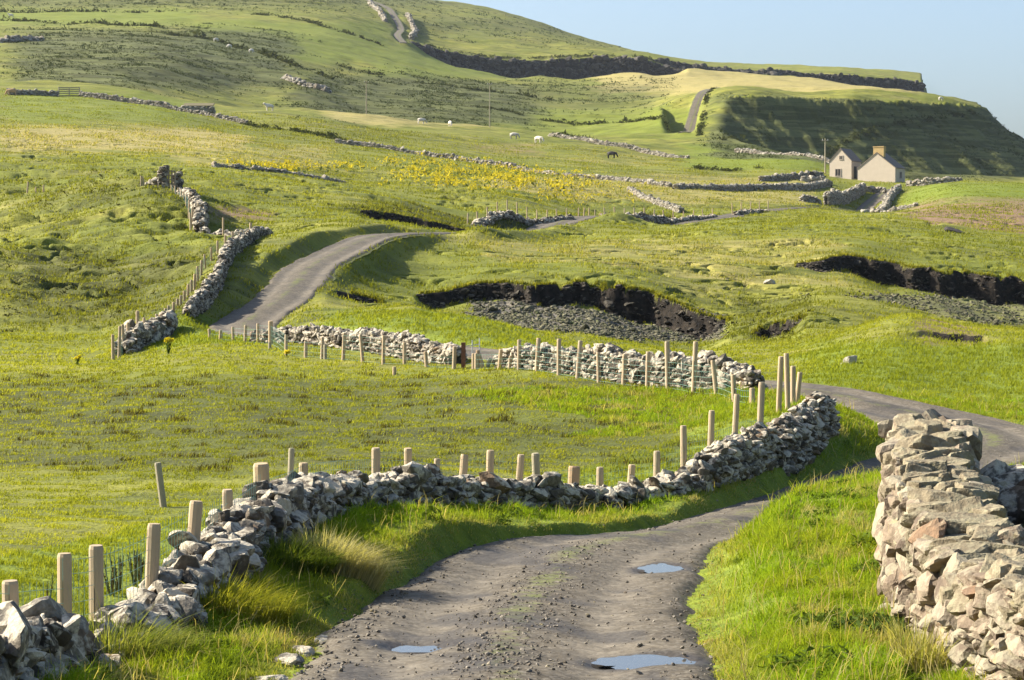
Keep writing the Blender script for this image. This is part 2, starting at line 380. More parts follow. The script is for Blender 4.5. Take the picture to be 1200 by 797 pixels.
# --- tracks: (column, distance, half width)
TRACK = [(590, 5, 1.3), (586, 10, 1.3), (584, 14, 1.33), (609, 18, 1.40), (652, 22, 1.40), (678, 24.4, 1.38), (750, 26.5, .92), (824, 28.6, .66), (876, 30.8, .66), (930, 33, .72), (1003, 36, .9), (1105, 38.8, 1.35),
         (1165, 41.3, 1.5), (1135, 44, 1.5), (1050, 46.3, 1.4), (950, 48.8, 1.35), (830, 52, 1.3), (720, 57, 1.3), (600, 62, 1.3), (450, 68, 1.3), (335, 74, 1.15),
         (287, 79, 1.15), (300, 83, 1.15), (327, 87, 1.15), (347, 92, 1.15), (364, 98, 1.15), (398, 105, 1.15), (432, 112, 1.15), (470, 118, 1.15), (520, 128, 1.15), (575, 140, 1.15),
         (608, 152, 1.5), (632, 164, 1.6), (655, 175, 1.6), (705, 188, 1.6), (780, 202, 1.7), (830, 214, 1.6), (880, 235, 1.5), (950, 265, 1.1), (1006, 288, 1.1), (1013, 303, 1.1), (1020, 318, 1.1), (1031, 335, 1.1), (1040, 348, 1.1)]
FARTRACK = [(801, 512, 1.4), (805, 530, 1.4), (806, 550, 1.4), (812, 570, 1.5), (822, 596, 1.5), (835, 620, 1.4), (870, 660, 1.4)]
HILLTRACK = [(474, 905, 1.6), (466, 950, 1.6), (470, 1000, 1.6), (462, 1070, 1.6), (452, 1130, 1.5), (420, 1200, 1.5)]
def track_pts(T, step):
    a = np.array(T); p = np.column_stack([xy(a[:, 0], a[:, 1]), a[:, 2]]); return catmull(p, step)
DR = np.full(ZZ.shape, 99.0); ZR = np.zeros(ZZ.shape); SIDE = np.zeros(ZZ.shape)
tracks = []
for T, step in ((TRACK, 0.35), (FARTRACK, 1.0), (HILLTRACK, 1.5)):
    P = track_pts(T, step); z = hz(P[:, 0], P[:, 1]); kk = np.ones(15) / 15
    z = np.convolve(np.pad(z, 7, 'edge'), kk, 'valid')
    d = np.gradient(P[:, :2], axis=0); d /= np.linalg.norm(d, axis=1)[:, None]; nr = np.column_stack([d[:, 1], -d[:, 0]])   # to the right
    tracks.append((P, z, nr))
    for k in range(len(P)):
        R = 5.0; j0, j1 = np.searchsorted(YR, [P[k, 1] - R, P[k, 1] + R])
        lo = (P[k, 0] - R) / (P[k, 1] + OFF - R); hi = (P[k, 0] + R) / (P[k, 1] + OFF - R)
        i0, i1 = np.searchsorted(SR, [min(lo, (P[k, 0] - R) / (P[k, 1] + OFF + R)), max(hi, (P[k, 0] + R) / (P[k, 1] + OFF + R))])
        i0 = max(i0 - 1, 0); i1 += 1; s = np.s_[j0:j1, i0:i1]
        dx = XX[s] - P[k, 0]; dy = YY[s] - P[k, 1]; dd = np.sqrt(dx * dx + dy * dy) - P[k, 2]
        m = dd < DR[s]
        DR[s] = np.where(m, dd, DR[s]); ZR[s] = np.where(m, z[k], ZR[s]); SIDE[s] = np.where(m, np.sign(dx * nr[k, 0] + dy * nr[k, 1]), SIDE[s])
# --- scarps: (column, distance, drop), decay length in front
def scarp(pts, L, jag=1.0, seed=1, w=0.5, rough=2.5, soil=1.0):
    a = np.array(pts); j0, j1 = np.searchsorted(YR, [a[:, 1].min() - 6 * L - 4 * jag, a[:, 1].max() + 4 * jag + 3])
    ym = YR[j0:j1]; t0 = (a[0, 0] - 605) / F; t1 = (a[-1, 0] - 595) / F
    lo = min((t0 * y) / (y + OFF) for y in (ym[0], ym[-1])); hi = max((t1 * y) / (y + OFF) for y in (ym[0], ym[-1]))
    i0, i1 = np.searchsorted(SR, [lo, hi]); k = np.s_[j0:j1, max(i0 - 2, 0):i1 + 2]
    X, Y, U = XX[k], YY[k], UU[k]
    if not X.size: return
    Ys = np.interp(U, a[:, 0], a[:, 1]); H = np.interp(U, a[:, 0], a[:, 2], 0, 0)
    Ys = Ys + jag * fbm(X / rough, Y * 0 + seed, 3, seed); d = Ys - Y + (0.16 * w) * fbm(X / .7, Y / .7, 2, seed + 9)
    H = H * (1 + 0.42 * perlin(X / (rough * 1.3), Y * 0 + seed + 3, seed))
    ZZ[k] -= H * np.where(d > 0, sstep(0, w, d) * np.exp(-np.maximum(d - w, 0) / L), 0)
    SOIL[k] = np.maximum(SOIL[k], np.where((d > -0.15 * w) & (d < w * 1.6) & (H > 0.15), soil, 0.0))
SOIL = np.zeros(ZZ.shape); SHING = np.zeros(ZZ.shape); DRY = np.zeros(ZZ.shape); HEATH_SHADE = np.zeros(ZZ.shape); LUSH = np.zeros(ZZ.shape); PINK = np.zeros(ZZ.shape)
# large-scale roughness before the scarps and tracks
amp = np.interp(YY, [10, 30, 60, 90, 140, 300, 500, 1000, 1500], [0.01, 0.05, 0.07, 0.18, 0.28, 0.35, 0.9, 1.6, 1.8]); wl = np.interp(YY, [10, 30, 60, 90, 140, 300, 600, 1500], [1.5, 2.0, 2.5, 4.5, 7, 11, 18, 34])
lvl = np.log2(np.maximum(wl, 1.0)); rough_ = 0
for k in range(0, 7):                                                  # blend octave bands so that wavelength grows with distance
    wgt = np.clip(1 - np.abs(lvl - k), 0, 1)
    if wgt.max() > 0: rough_ = rough_ + wgt * fbm(XX / (1.6 * 2.0 ** k), YY / 2.0 ** k, 4, 11 + k, 0.55)
keep = sstep(0.0, 3.0, DR)
ZZ = ZZ + amp * rough_ * (0.15 + 0.85 * keep)
# left hillside: stronger hummocks
hum = sstep(80, 95, YY) * sstep(230, 150, YY) * sstep(330, 200, UU)
bil = np.abs(fbm(XX / 3.4, YY / 2.4, 3, 34)); hol = -0.42 * sstep(.17, 0, bil) * sstep(-.15, .35, fbm(XX / 9, YY / 8, 2, 36))
zone = sstep(78, 92, YY) * sstep(330, 180, YY)
ZZ += zone * hol * keep * np.interp(YY, [80, 330], [.8, 1.6])
ZZ += hum * (0.50 * fbm(XX / 9, YY / 7, 3, 31) + 0.20 * fbm(XX / 1.9, YY / 1.4, 2, 33)) * keep
scarp([(485, 99, 0), (505, 99.5, .5), (560, 101, .75), (640, 102, .85), (690, 102, 1.1), (745, 102, 1.2), (790, 100.5, 1.15), (822, 99.5, 1.0), (842, 99, .4), (856, 98.5, 0)], 13, 1.0, 2, .4, 1.9)
scarp([(878, 91.5, 0), (895, 92, .5), (925, 91.5, .6), (945, 91, 0)], 8, .8, 3, .4, 1.5)
scarp([(915, 117, 0), (945, 118, .25), (975, 120, .7), (1000, 120.5, 1.0), (1050, 121, 1.2), (1120, 121, 1.4), (1200, 121, 1.8), (1300, 120, 2.2), (1500, 118, 1.5)], 12, 1.5, 4, .7, 2.2)
scarp([(380, 90, 0), (400, 91, .22), (425, 92, .3), (450, 93, .12), (470, 94, 0)], 6, 0.5, 6)
scarp([(1050, 70, 0), (1075, 70.5, .12), (1110, 71, .2), (1150, 71, .15), (1180, 70, 0)], 5, 0.5, 8, 0.4, 1.2)
for q in range(24):                                                     # small peat hags on the hillsides
    u0 = rng.uniform(0, 300) if q % 2 else rng.uniform(420, 1190); y0 = rng.uniform(88, 150) if q % 2 else rng.uniform(104, 235); wd = rng.uniform(8, 26); h0 = rng.uniform(.15, .45)
    scarp([(u0 - wd, y0, 0), (u0 - wd * .4, y0 + .3, h0), (u0 + wd * .5, y0 + .2, h0 * .8), (u0 + wd, y0 - .2, 0)], 3, 0.5, 20 + q, 0.5, 1.5, 0.35)
scarp([(420, 146, 0), (440, 148, .9), (480, 150, 1.2), (530, 152, 1.1), (570, 152, 0)], 7, 1.0, 61, .6)
scarp([(480, 935, 0), (500, 938, 4), (560, 950, 8), (620, 962, 9.5), (700, 978, 9), (765, 990, 8), (785, 994, 4.0), (805, 998, 0)], 60, 3, 70, 1.8, 14)
scarp([(750, 1008, 0), (775, 1014, 3), (790, 1018, 3.5), (835, 1025, 2), (900, 1034, 1.6), (960, 1043, 3), (1000, 1048, 7), (1060, 1056, 11), (1200, 1070, 11)], 70, 3, 72, 1.8, 14)
# the bluff on the right: a level brow with a steep terraced face that turns away from the sun
BROW = [(834, 540, 112), (868, 544, 113), (900, 549, 114), (950, 555, 116), (1000, 563, 118), (1060, 578, 119), (1110, 595, 121), (1142, 614, 125), (1151, 645, 128), (1128, 680, 122), (1098, 706, 118), (1084, 760, 114)]
bq = np.array(BROW, float); bq = catmull(np.column_stack([xy(bq[:, 0], bq[:, 1]), Z(bq[:, 2], bq[:, 1])]), 1.5); bt = np.gradient(bq[:, :2], axis=0); bt /= np.linalg.norm(bt, axis=1)[:, None]; bl = np.concatenate([[0], np.cumsum(np.linalg.norm(np.diff(bq[:, :2], axis=0), axis=1))])
j0, j1 = np.searchsorted(YR, [440, 760]); i0, i1 = np.searchsorted(SR, [.085, .40]); bk = np.s_[j0:j1, i0:i1]; X, Y = XX[bk], YY[bk]
best = np.full(X.shape, 1e9); sg = np.zeros(X.shape); zb_ = np.zeros(X.shape); al = np.zeros(X.shape)
for q, t_, l_ in zip(bq, bt, bl):
    dx = X - q[0]; dy = Y - q[1]; d2 = dx * dx + dy * dy; m = d2 < best; best = np.where(m, d2, best); sg = np.where(m, np.sign(dx * t_[1] - dy * t_[0]), sg); zb_ = np.where(m, q[2], zb_); al = np.where(m, l_, al)
dd = np.sqrt(best) * sg; dd = dd + 1.6 * fbm(al / 9, dd / 30, 3, 74) + 1.0 * fbm(al / 3, dd / 12, 2, 75)
sl_ = zb_ + .4 - (1.05 * np.clip(dd, 0, 7) + .64 * np.maximum(dd - 7, 0)) * np.interp(UU[bk], [834, 880, 940], [.55, .8, 1]) + .9 * fbm(al / 11 + dd / 25, dd / 60, 2, 76) * sstep(2, 10, dd)
sl_ = sl_ + sstep(3, 9, dd) * .28 * fbm(al / 9, sl_ / 1.3, 3, 77)
lowz = np.minimum(ZZ[bk], np.interp(UU[bk], [834, 870, 920, 1000, 1100], [30, 26, 23, 20.5, 19.5])); new = np.where(dd > 0, np.maximum(sl_, lowz), ZZ[bk]); wl_ = sstep(834, 862, UU[bk]); ZZ[bk] = ZZ[bk] * (1 - wl_) + new * wl_
BLUFF = np.zeros(ZZ.shape); BLUFF[bk] = np.where((dd > 1) & (sl_ > lowz - .5), 1.0, 0) * wl_
# the coast: the land drops to the sea on the right beyond the near hill
uc = np.interp(YY, [380, 430, 480, 520, 560, 600, 690, 705, 715, 900, 1100, 1300, 1600, 2500], [1900, 1900, 1900, 1900, 1900, 1900, 1900, 1150, 1086, 1080, 1079, 1077, 1080, 1100])
uc = uc + np.interp(YY, [380, 1000], [25, 4]) * fbm(YY / 14, YY * 0, 3, 77) * 0.35
drop = sstep(0, 1, (UU - uc) / np.interp(YY, [400, 520, 620, 1000, 1600], [330, 130, 40, 9, 9]))
drop = np.where(YY > 380, drop, 0); ZZ = ZZ * (1 - drop) + (-32.0) * drop
ZZ = np.where(YY > 1900, ZZ - (YY - 1900) * 0.25, ZZ)
# verge bank beside the near track, on its left
bank = (YY > 10) & (YY < 36) & (SIDE < 0)
bh = np.where(bank, 0.12 * sstep(-0.02, 0.2, DR) * sstep(2.2, 0.5, DR) * sstep(15.5, 20, YY) * sstep(35, 31, YY), 0)
ZZ = ZZ + np.where((YY > 74) & (YY < 116) & (SIDE < 0), 0.38 * sstep(0.1, 1.1, DR) * sstep(4.5, 2.2, DR) * sstep(75, 80, YY) * sstep(115, 108, YY), 0)
ZZ = ZZ + bh * (0.75 + 0.5 * perlin(XX / 1.3, YY / 1.6, 41)) + np.interp(YY, [8, 20, 26, 29, 33, 37], [.08, .12, .38, .46, .40, 0]) * np.where((YY < 37) & (SIDE > 0) & (UU < 1060), sstep(0.05, 0.8, DR), 0)
def ridge(path, w):
    global ZZ, HEATH_SHADE
    p = np.array(path); q = catmull(np.column_stack([xy(p[:, 0], p[:, 1]), p[:, 2]]), .4); j0, j1 = np.searchsorted(YR, [q[:, 1].min() - 6, q[:, 1].max() + 6]); acc = np.zeros(ZZ[j0:j1].shape)
    for x, y, h in q:
        d2 = (XX[j0:j1] - x) ** 2 + (YY[j0:j1] - y) ** 2; acc = np.maximum(acc, h * np.exp(-d2 / w ** 2))
    ZZ[j0:j1] += acc * keep[j0:j1]; HEATH_SHADE[j0:j1] = np.maximum(HEATH_SHADE[j0:j1], np.clip(acc * 1.3, 0, .9))  # heath tone on the banks also paints in their shaded side
ridge([(552, 158, 0), (580, 167, 1.1), (610, 172, 2.0), (640, 176, 1.5), (670, 179, 0)], 1.5)
ridge([(702, 197, 0), (735, 202, 1.1), (770, 207, 2.1), (805, 213, 1.9), (838, 219, .4)], 1.5)
ridge([(860, 226, .2), (880, 229, 1.1), (898, 232, .2)], 1.3)
# low crests that hide the track between its humps
ZZ = ZZ + np.where((SIDE > 0) & (DR < 6), 0.62 * np.exp(-((DR - 1.7) / 1.3) ** 2) * np.maximum(sstep(120, 126, YY) * sstep(157, 149, YY), sstep(177, 181, YY) * sstep(191, 186, YY)), 0)
# carve the track beds
wide = np.where(bank & (YY > 15), 0.95 - 0.70 * sstep(15, 20, YY), 0.95); wide = wide * (1 + .5 * bank * perlin(XX / .9, YY / 1.1, 43)); wb = sstep(wide, -0.05, DR); ZZ = np.where(DR < 1.3, ZZ * (1 - wb) + (ZR - 0.07) * wb, ZZ)

# --- what grows where, plus some shade painted in as dark heath (fixed to the surface)
PV = HV - ZZ * F / np.maximum(YY, 1)                                    # row at which a surface point shows, used only to lay the fields out
UW = UU + 22 * rough_; PW = PV + 6 * np.roll(rough_, 37, 1)
def blob(u0, u1, v0, v1, ya, yb, soft=12):
    soft = soft * 1.5
    j0, j1 = np.searchsorted(YR, [ya, yb]); o = np.zeros(UU.shape); k = np.s_[j0:j1]
    o[k] = sstep(u0 - soft, u0 + soft, UW[k]) * sstep(u1 + soft, u1 - soft, UW[k]) * sstep(v0 - soft * .4, v0 + soft * .4, PW[k]) * sstep(v1 + soft * .4, v1 - soft * .4, PW[k])
    return o
LUSH = np.maximum(LUSH, 0.9 * ((YY < 50) & (DR < 3.4) & (DR > 0)) * 1.0)
LUSH = np.maximum(LUSH, blob(940, 1300, 400, 520, 44, 75, 25)); LUSH = np.maximum(LUSH, 0.75 * blob(380, 640, 365, 410, 66, 86))
LUSH = np.maximum(LUSH, 0.9 * blob(180, 330, 340, 420, 70, 82)); LUSH = np.maximum(LUSH, 0.7 * blob(800, 980, 165, 205, 380, 520)); LUSH = np.maximum(LUSH, 0.8 * blob(1060, 1300, 213, 245, 260, 370))
LUSH = np.maximum(LUSH, 0.55 * blob(560, 820, 125, 165, 500, 660)); LUSH = np.maximum(LUSH, 0.6 * blob(220, 460, 25, 75, 620, 1000)); LUSH = np.maximum(LUSH, .55 * blob(0, 250, 105, 145, 300, 470)); LUSH = np.maximum(LUSH, .6 * blob(-50, 240, 10, 32, 650, 1000)); LUSH = np.maximum(LUSH, .6 * blob(430, 620, 55, 95, 620, 950))
DRY = np.maximum(DRY, 0.75 * blob(0, 300, 148, 180, 200, 330)); DRY = np.maximum(DRY, .5 * blob(200, 400, 170, 200, 200, 330)); DRY = np.maximum(DRY, 0.8 * blob(700, 1100, 78, 112, 600, 1000)); DRY = np.maximum(DRY, .7 * blob(380, 600, 128, 150, 440, 500)); DRY = np.maximum(DRY, .6 * blob(560, 960, 205, 240, 230, 360))
DRY = np.maximum(DRY, .45 * blob(560, 1000, 280, 345, 110, 140)); DRY = np.maximum(DRY, .4 * blob(620, 780, 180, 205, 380, 440))
HEATH_SHADE = np.maximum(HEATH_SHADE, 0.85 * blob(20, 350, 35, 108, 470, 800, 25)); HEATH_SHADE = np.maximum(HEATH_SHADE, .75 * blob(340, 640, 88, 150, 500, 760, 25)); HEATH_SHADE = np.maximum(HEATH_SHADE, .7 * blob(830, 1250, 112, 212, 430, 570, 10)); HEATH_SHADE = np.maximum(HEATH_SHADE, .5 * blob(600, 780, 95, 130, 600, 900, 20))
HEATH_SHADE = np.maximum(HEATH_SHADE, .55 * blob(0, 250, 285, 385, 80, 120, 30)); HEATH_SHADE = np.maximum(HEATH_SHADE, .6 * blob(400, 600, 235, 265, 140, 175, 15)); HEATH_SHADE = np.maximum(HEATH_SHADE, .62 * blob(-50, 820, 440, 555, 28, 62, 22)); HEATH_SHADE = np.maximum(HEATH_SHADE, .5 * blob(480, 800, 15, 50, 1000, 1400, 30)); HEATH_SHADE = np.maximum(HEATH_SHADE, .4 * blob(0, 230, 205, 250, 120, 190, 30))
HEATH_SHADE = np.maximum(HEATH_SHADE, .5 * blob(850, 960, 340, 400, 85, 105, 12)); HEATH_SHADE = np.maximum(HEATH_SHADE, .35 * blob(300, 480, 140, 172, 330, 440, 12)); HEATH_SHADE = np.maximum(HEATH_SHADE, zone * sstep(-.1, -.35, hol) * .8)  # last term darkens the carved hollows, hummock shadow put into the colour
HEATH_SHADE = np.maximum(HEATH_SHADE, .8 * blob(-20, 600, -10, 10, 900, 1400, 30))
HEATH_SHADE = np.maximum(HEATH_SHADE, .85 * BLUFF); LUSH = LUSH * (1 - BLUFF); DRY = DRY * (1 - BLUFF)  # scrubby heath, laid on also to darken the bluff face as painted shade
PINK = np.maximum(PINK, 1.0 * blob(1070, 1300, 234, 280, 190, 300, 25)); PINK = np.maximum(PINK, .6 * blob(1070, 1160, 370, 405, 62, 78, 10)); PINK = np.maximum(PINK, .45 * blob(540, 640, 168, 185, 390, 440, 10)); PINK = np.maximum(PINK, .6 * blob(240, 330, 236, 262, 118, 140, 10))
SHING = np.maximum(SHING, blob(555, 840, 352, 398, 84, 100.5, 8)); SHING = np.maximum(SHING, blob(950, 1300, 345, 385, 104, 120, 8) * .45); SHING = SHING * (SOIL < .5)
SOIL = np.maximum(SOIL, np.where((DR < -0.02), 0.9, 0)); SOIL = np.maximum(SOIL, np.where(drop > 0.05, drop * 1.2, 0))
one = np.ones(ZZ.shape)
nR, nC = ZZ.shape; idx = np.arange(nR * nC).reshape(nR, nC)
quads = np.stack([idx[:-1, :-1], idx[:-1, 1:], idx[1:, 1:], idx[1:, :-1]], -1).reshape(-1, 4)
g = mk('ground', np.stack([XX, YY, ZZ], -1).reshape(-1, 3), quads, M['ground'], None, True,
       {'m1': np.stack([DRY, HEATH_SHADE, LUSH, one], -1).reshape(-1, 4), 'm2': np.stack([SOIL, SHING, PINK, one], -1).reshape(-1, 4)})
tag(g, kind='structure')
s = mk('sea', [(-3500, -150, -32.5), (3500, -150, -32.5), (3500, 3100, -32.5), (-3500, 3100, -32.5)], np.array([[0, 1, 2, 3]]), M['sea']); tag(s, kind='structure')
def gmask(A, X, Y):
    a = np.clip(np.interp(X / (Y + OFF), SR, np.arange(len(SR))), 0, len(SR) - 1).round().astype(int); b = np.clip(np.interp(Y, YR, np.arange(len(YR))), 0, len(YR) - 1).round().astype(int)
    return A[b, a]

# --- track surfaces: strips with two wheel ruts and a stony crown
PUD = [(776, 22.6, .17, .15), (497, 16.1, .24, .09), (757, 15.1, .25, .12)]           # column, distance, half length, half width
def track_mesh(name, T, step, nx, seed):
    P, z, nr = T; L = np.concatenate([[0], np.cumsum(np.linalg.norm(np.diff(P[:, :2], axis=0), axis=1))])
    n = int(L[-1] / step); l = np.linspace(0, L[-1], n); f = lambda a: np.interp(l, L, a)
    px, py, hw, zz, nx_, ny_ = f(P[:, 0]), f(P[:, 1]), f(P[:, 2]), f(z), f(nr[:, 0]), f(nr[:, 1])
    t = np.linspace(-1, 1, nx)[None]; wob = 1 + 0.09 * fbm(l / 1.4, l * 0, 3, seed)[:, None] * (t < 0) + 0.09 * fbm(l / 1.4, l * 0 + 9, 3, seed)[:, None] * (t > 0)
    o = t * (hw[:, None] + 0.25) * wob
    X = px[:, None] + nx_[:, None] * o; Y = py[:, None] + ny_[:, None] * o
    rut = np.exp(-((np.abs(o) - 0.72) / 0.26) ** 2)
    h = zz[:, None] - 0.045 * rut + 0.03 * np.exp(-(o / 0.3) ** 2) + np.interp(Y, [20, 60], [.016, .004]) * fbm((X + .6 * Y) / 0.45, (Y - .6 * X) / 0.6, 3, seed) + .012 * fbm((X + .5 * Y) / 2, (Y - .5 * X) / 2.4, 2, seed + 4) + (0.13 if seed != 5 else 0) - 0.12 * sstep(0.78, 1.0, np.abs(t))
    wet = np.interp(Y, [30, 80], [.7, .3]) * sstep(.1, .5, fbm((X + .5 * Y) / 1.3, (Y - .5 * X) / 2.2, 3, seed + 7)) * (np.abs(o) < 1.1)
    if seed == 5:
        for u, y, a, b in PUD:
            c = xy(u, y); dd = ((X - c[0]) / (a * 1.2)) ** 2 + ((Y - c[1]) / (b * 2.2)) ** 2 + 0.25 * fbm(X / .3, Y / .3, 2, 9)
            k = sstep(2.3, 0.6, dd); h = h - 0.05 * k; wet = np.maximum(wet, sstep(4.5, 1.6, dd))
    moss = np.clip(0.55 * np.exp(-(o / 0.28) ** 2) + 0.9 * sstep(0.75, 1.0, np.abs(t)) + 0.25 * fbm(X / 1.5, Y / 1.5, 2, seed), 0, 1) * np.where(Y > 280, 1.5, 1.0)
    i = np.arange(n * nx).reshape(n, nx); q = np.stack([i[:-1, :-1], i[:-1, 1:], i[1:, 1:], i[1:, :-1]], -1).reshape(-1, 4)
    ob = mk(name, np.stack([X, Y, h], -1).reshape(-1, 3), q, M['track'], None, True, {'m1': np.stack([rut, moss, wet, np.ones(X.shape)], -1).reshape(-1, 4)})
    tag(ob, kind='structure'); return X, Y, h
tX, tY, tH = track_mesh('gravel_track', tracks[0], 0.10, 61, 5)
track_mesh('hillside_track', tracks[1], 1.0, 9, 6)
track_mesh('mountain_track', tracks[2], 1.5, 9, 8)
P_, z_, n_ = tracks[0]
for u, y, a, b in PUD:
    c = xy(u, y); k = np.argmin((tX - c[0]) ** 2 + (tY - c[1]) ** 2); zw = tH.ravel()[k] + 0.022
    th = np.linspace(0, 2 * np.pi, 48, endpoint=False); r = 1.4 + 0.35 * perlin(np.cos(th) * 2, np.sin(th) * 2, int(u)) + .22 * perlin(np.cos(th) * 6, np.sin(th) * 6, int(u) + 3)
    v = np.column_stack([c[0] + a * r * np.cos(th), c[1] + b * 1.8 * r * np.sin(th), np.full(48, zw)]); v = np.vstack([v, [[c[0], c[1], zw]]])
    i = np.arange(48); o = mk('puddle', v, np.stack([i, (i + 1) % 48, np.full(48, 48)], 1), M['water']); tag(o, kind='structure')
# ------------------------------------------------------------------ stones and dry stone walls
def ico(level):
    t = (1 + 5 ** .5) / 2
    v = [(-1, t, 0), (1, t, 0), (-1, -t, 0), (1, -t, 0), (0, -1, t), (0, 1, t), (0, -1, -t), (0, 1, -t), (t, 0, -1), (t, 0, 1), (-t, 0, -1), (-t, 0, 1)]
    f = [(0, 11, 5), (0, 5, 1), (0, 1, 7), (0, 7, 10), (0, 10, 11), (1, 5, 9), (5, 11, 4), (11, 10, 2), (10, 7, 6), (7, 1, 8), (3, 9, 4), (3, 4, 2), (3, 2, 6), (3, 6, 8), (3, 8, 9), (4, 9, 5), (2, 4, 11), (6, 2, 10), (8, 6, 7), (9, 8, 1)]
    v = [np.array(p, float) / np.linalg.norm(p) for p in v]
    for _ in range(level):
        mid = {}; nf = []
        def m(a, b):
            k = (min(a, b), max(a, b))
            if k not in mid: p = v[a] + v[b]; mid[k] = len(v); v.append(p / np.linalg.norm(p))
            return mid[k]
        for a, b, c in f:
            x, y, z = m(a, b), m(b, c), m(c, a); nf += [(a, x, z), (b, y, x), (c, z, y), (x, y, z)]
        f = nf
    return np.array(v), np.array(f)
ICO = [ico(k) for k in range(4)]
def stones(cen, scl, yaw, tilt, lvl, r, planes=9, box=0.5, rough=0.0):
    """faceted stones: each a sphere cut by random planes; returns verts, faces"""
    cen = np.asarray(cen, float); n = len(cen); D, Fc = ICO[lvl]; out = []
    for i in range(0, n, 400):
        c = cen[i:i + 400]; k = len(c)
        N = r.normal(size=(k, planes, 3)); N /= np.linalg.norm(N, axis=2)[..., None]
        if box > 0:
            N[:, 0:6] = (1 - box) * N[:, 0:6] * .5 + box * np.array([(1, 0, 0), (-1, 0, 0), (0, 1, 0), (0, -1, 0), (0, 0, 1), (0, 0, -1)]); N /= np.linalg.norm(N, axis=2)[..., None]
        dk = r.uniform(0.62, 1.0, (k, planes))
        q = np.einsum('kpj,vj->kpv', N, D); rad = np.min(np.where(q > 0.05, dk[..., None] / np.maximum(q, 0.05), 9), axis=1); rad = np.minimum(rad, 1.35)
        V = D[None] * rad[..., None]
        if rough > 0: V = V * (1 + rough * fbm(V[..., 0] * 2.2 + c[:, :1] * 7, V[..., 1] * 2.2 + V[..., 2] * 1.7 + c[:, 1:2] * 5, 3, 3))[..., None]
        V = V * scl[i:i + 400, None, :]
        a = tilt[i:i + 400, 0][:, None]; b = tilt[i:i + 400, 1][:, None]; g = yaw[i:i + 400][:, None]
        x, y, z = V[..., 0], V[..., 1], V[..., 2]
        y, z = y * np.cos(a) - z * np.sin(a), y * np.sin(a) + z * np.cos(a)
        x, z = x * np.cos(b) + z * np.sin(b), -x * np.sin(b) + z * np.cos(b)
        x, y = x * np.cos(g) - y * np.sin(g), x * np.sin(g) + y * np.cos(g)
        out.append(np.stack([x, y, z], -1) + c[:, None])
    V = np.concatenate(out); m = len(D)
    return V.reshape(-1, 3), (Fc[None] + (np.arange(n) * m)[:, None, None]).reshape(-1, 3)
def walk(path, step):
    p = catmull(np.column_stack([xy([a[0] for a in path], [a[1] for a in path]), [a[2] for a in path]]), step * .5)
    L = np.concatenate([[0], np.cumsum(np.linalg.norm(np.diff(p[:, :2], axis=0), axis=1))])
    return p, L
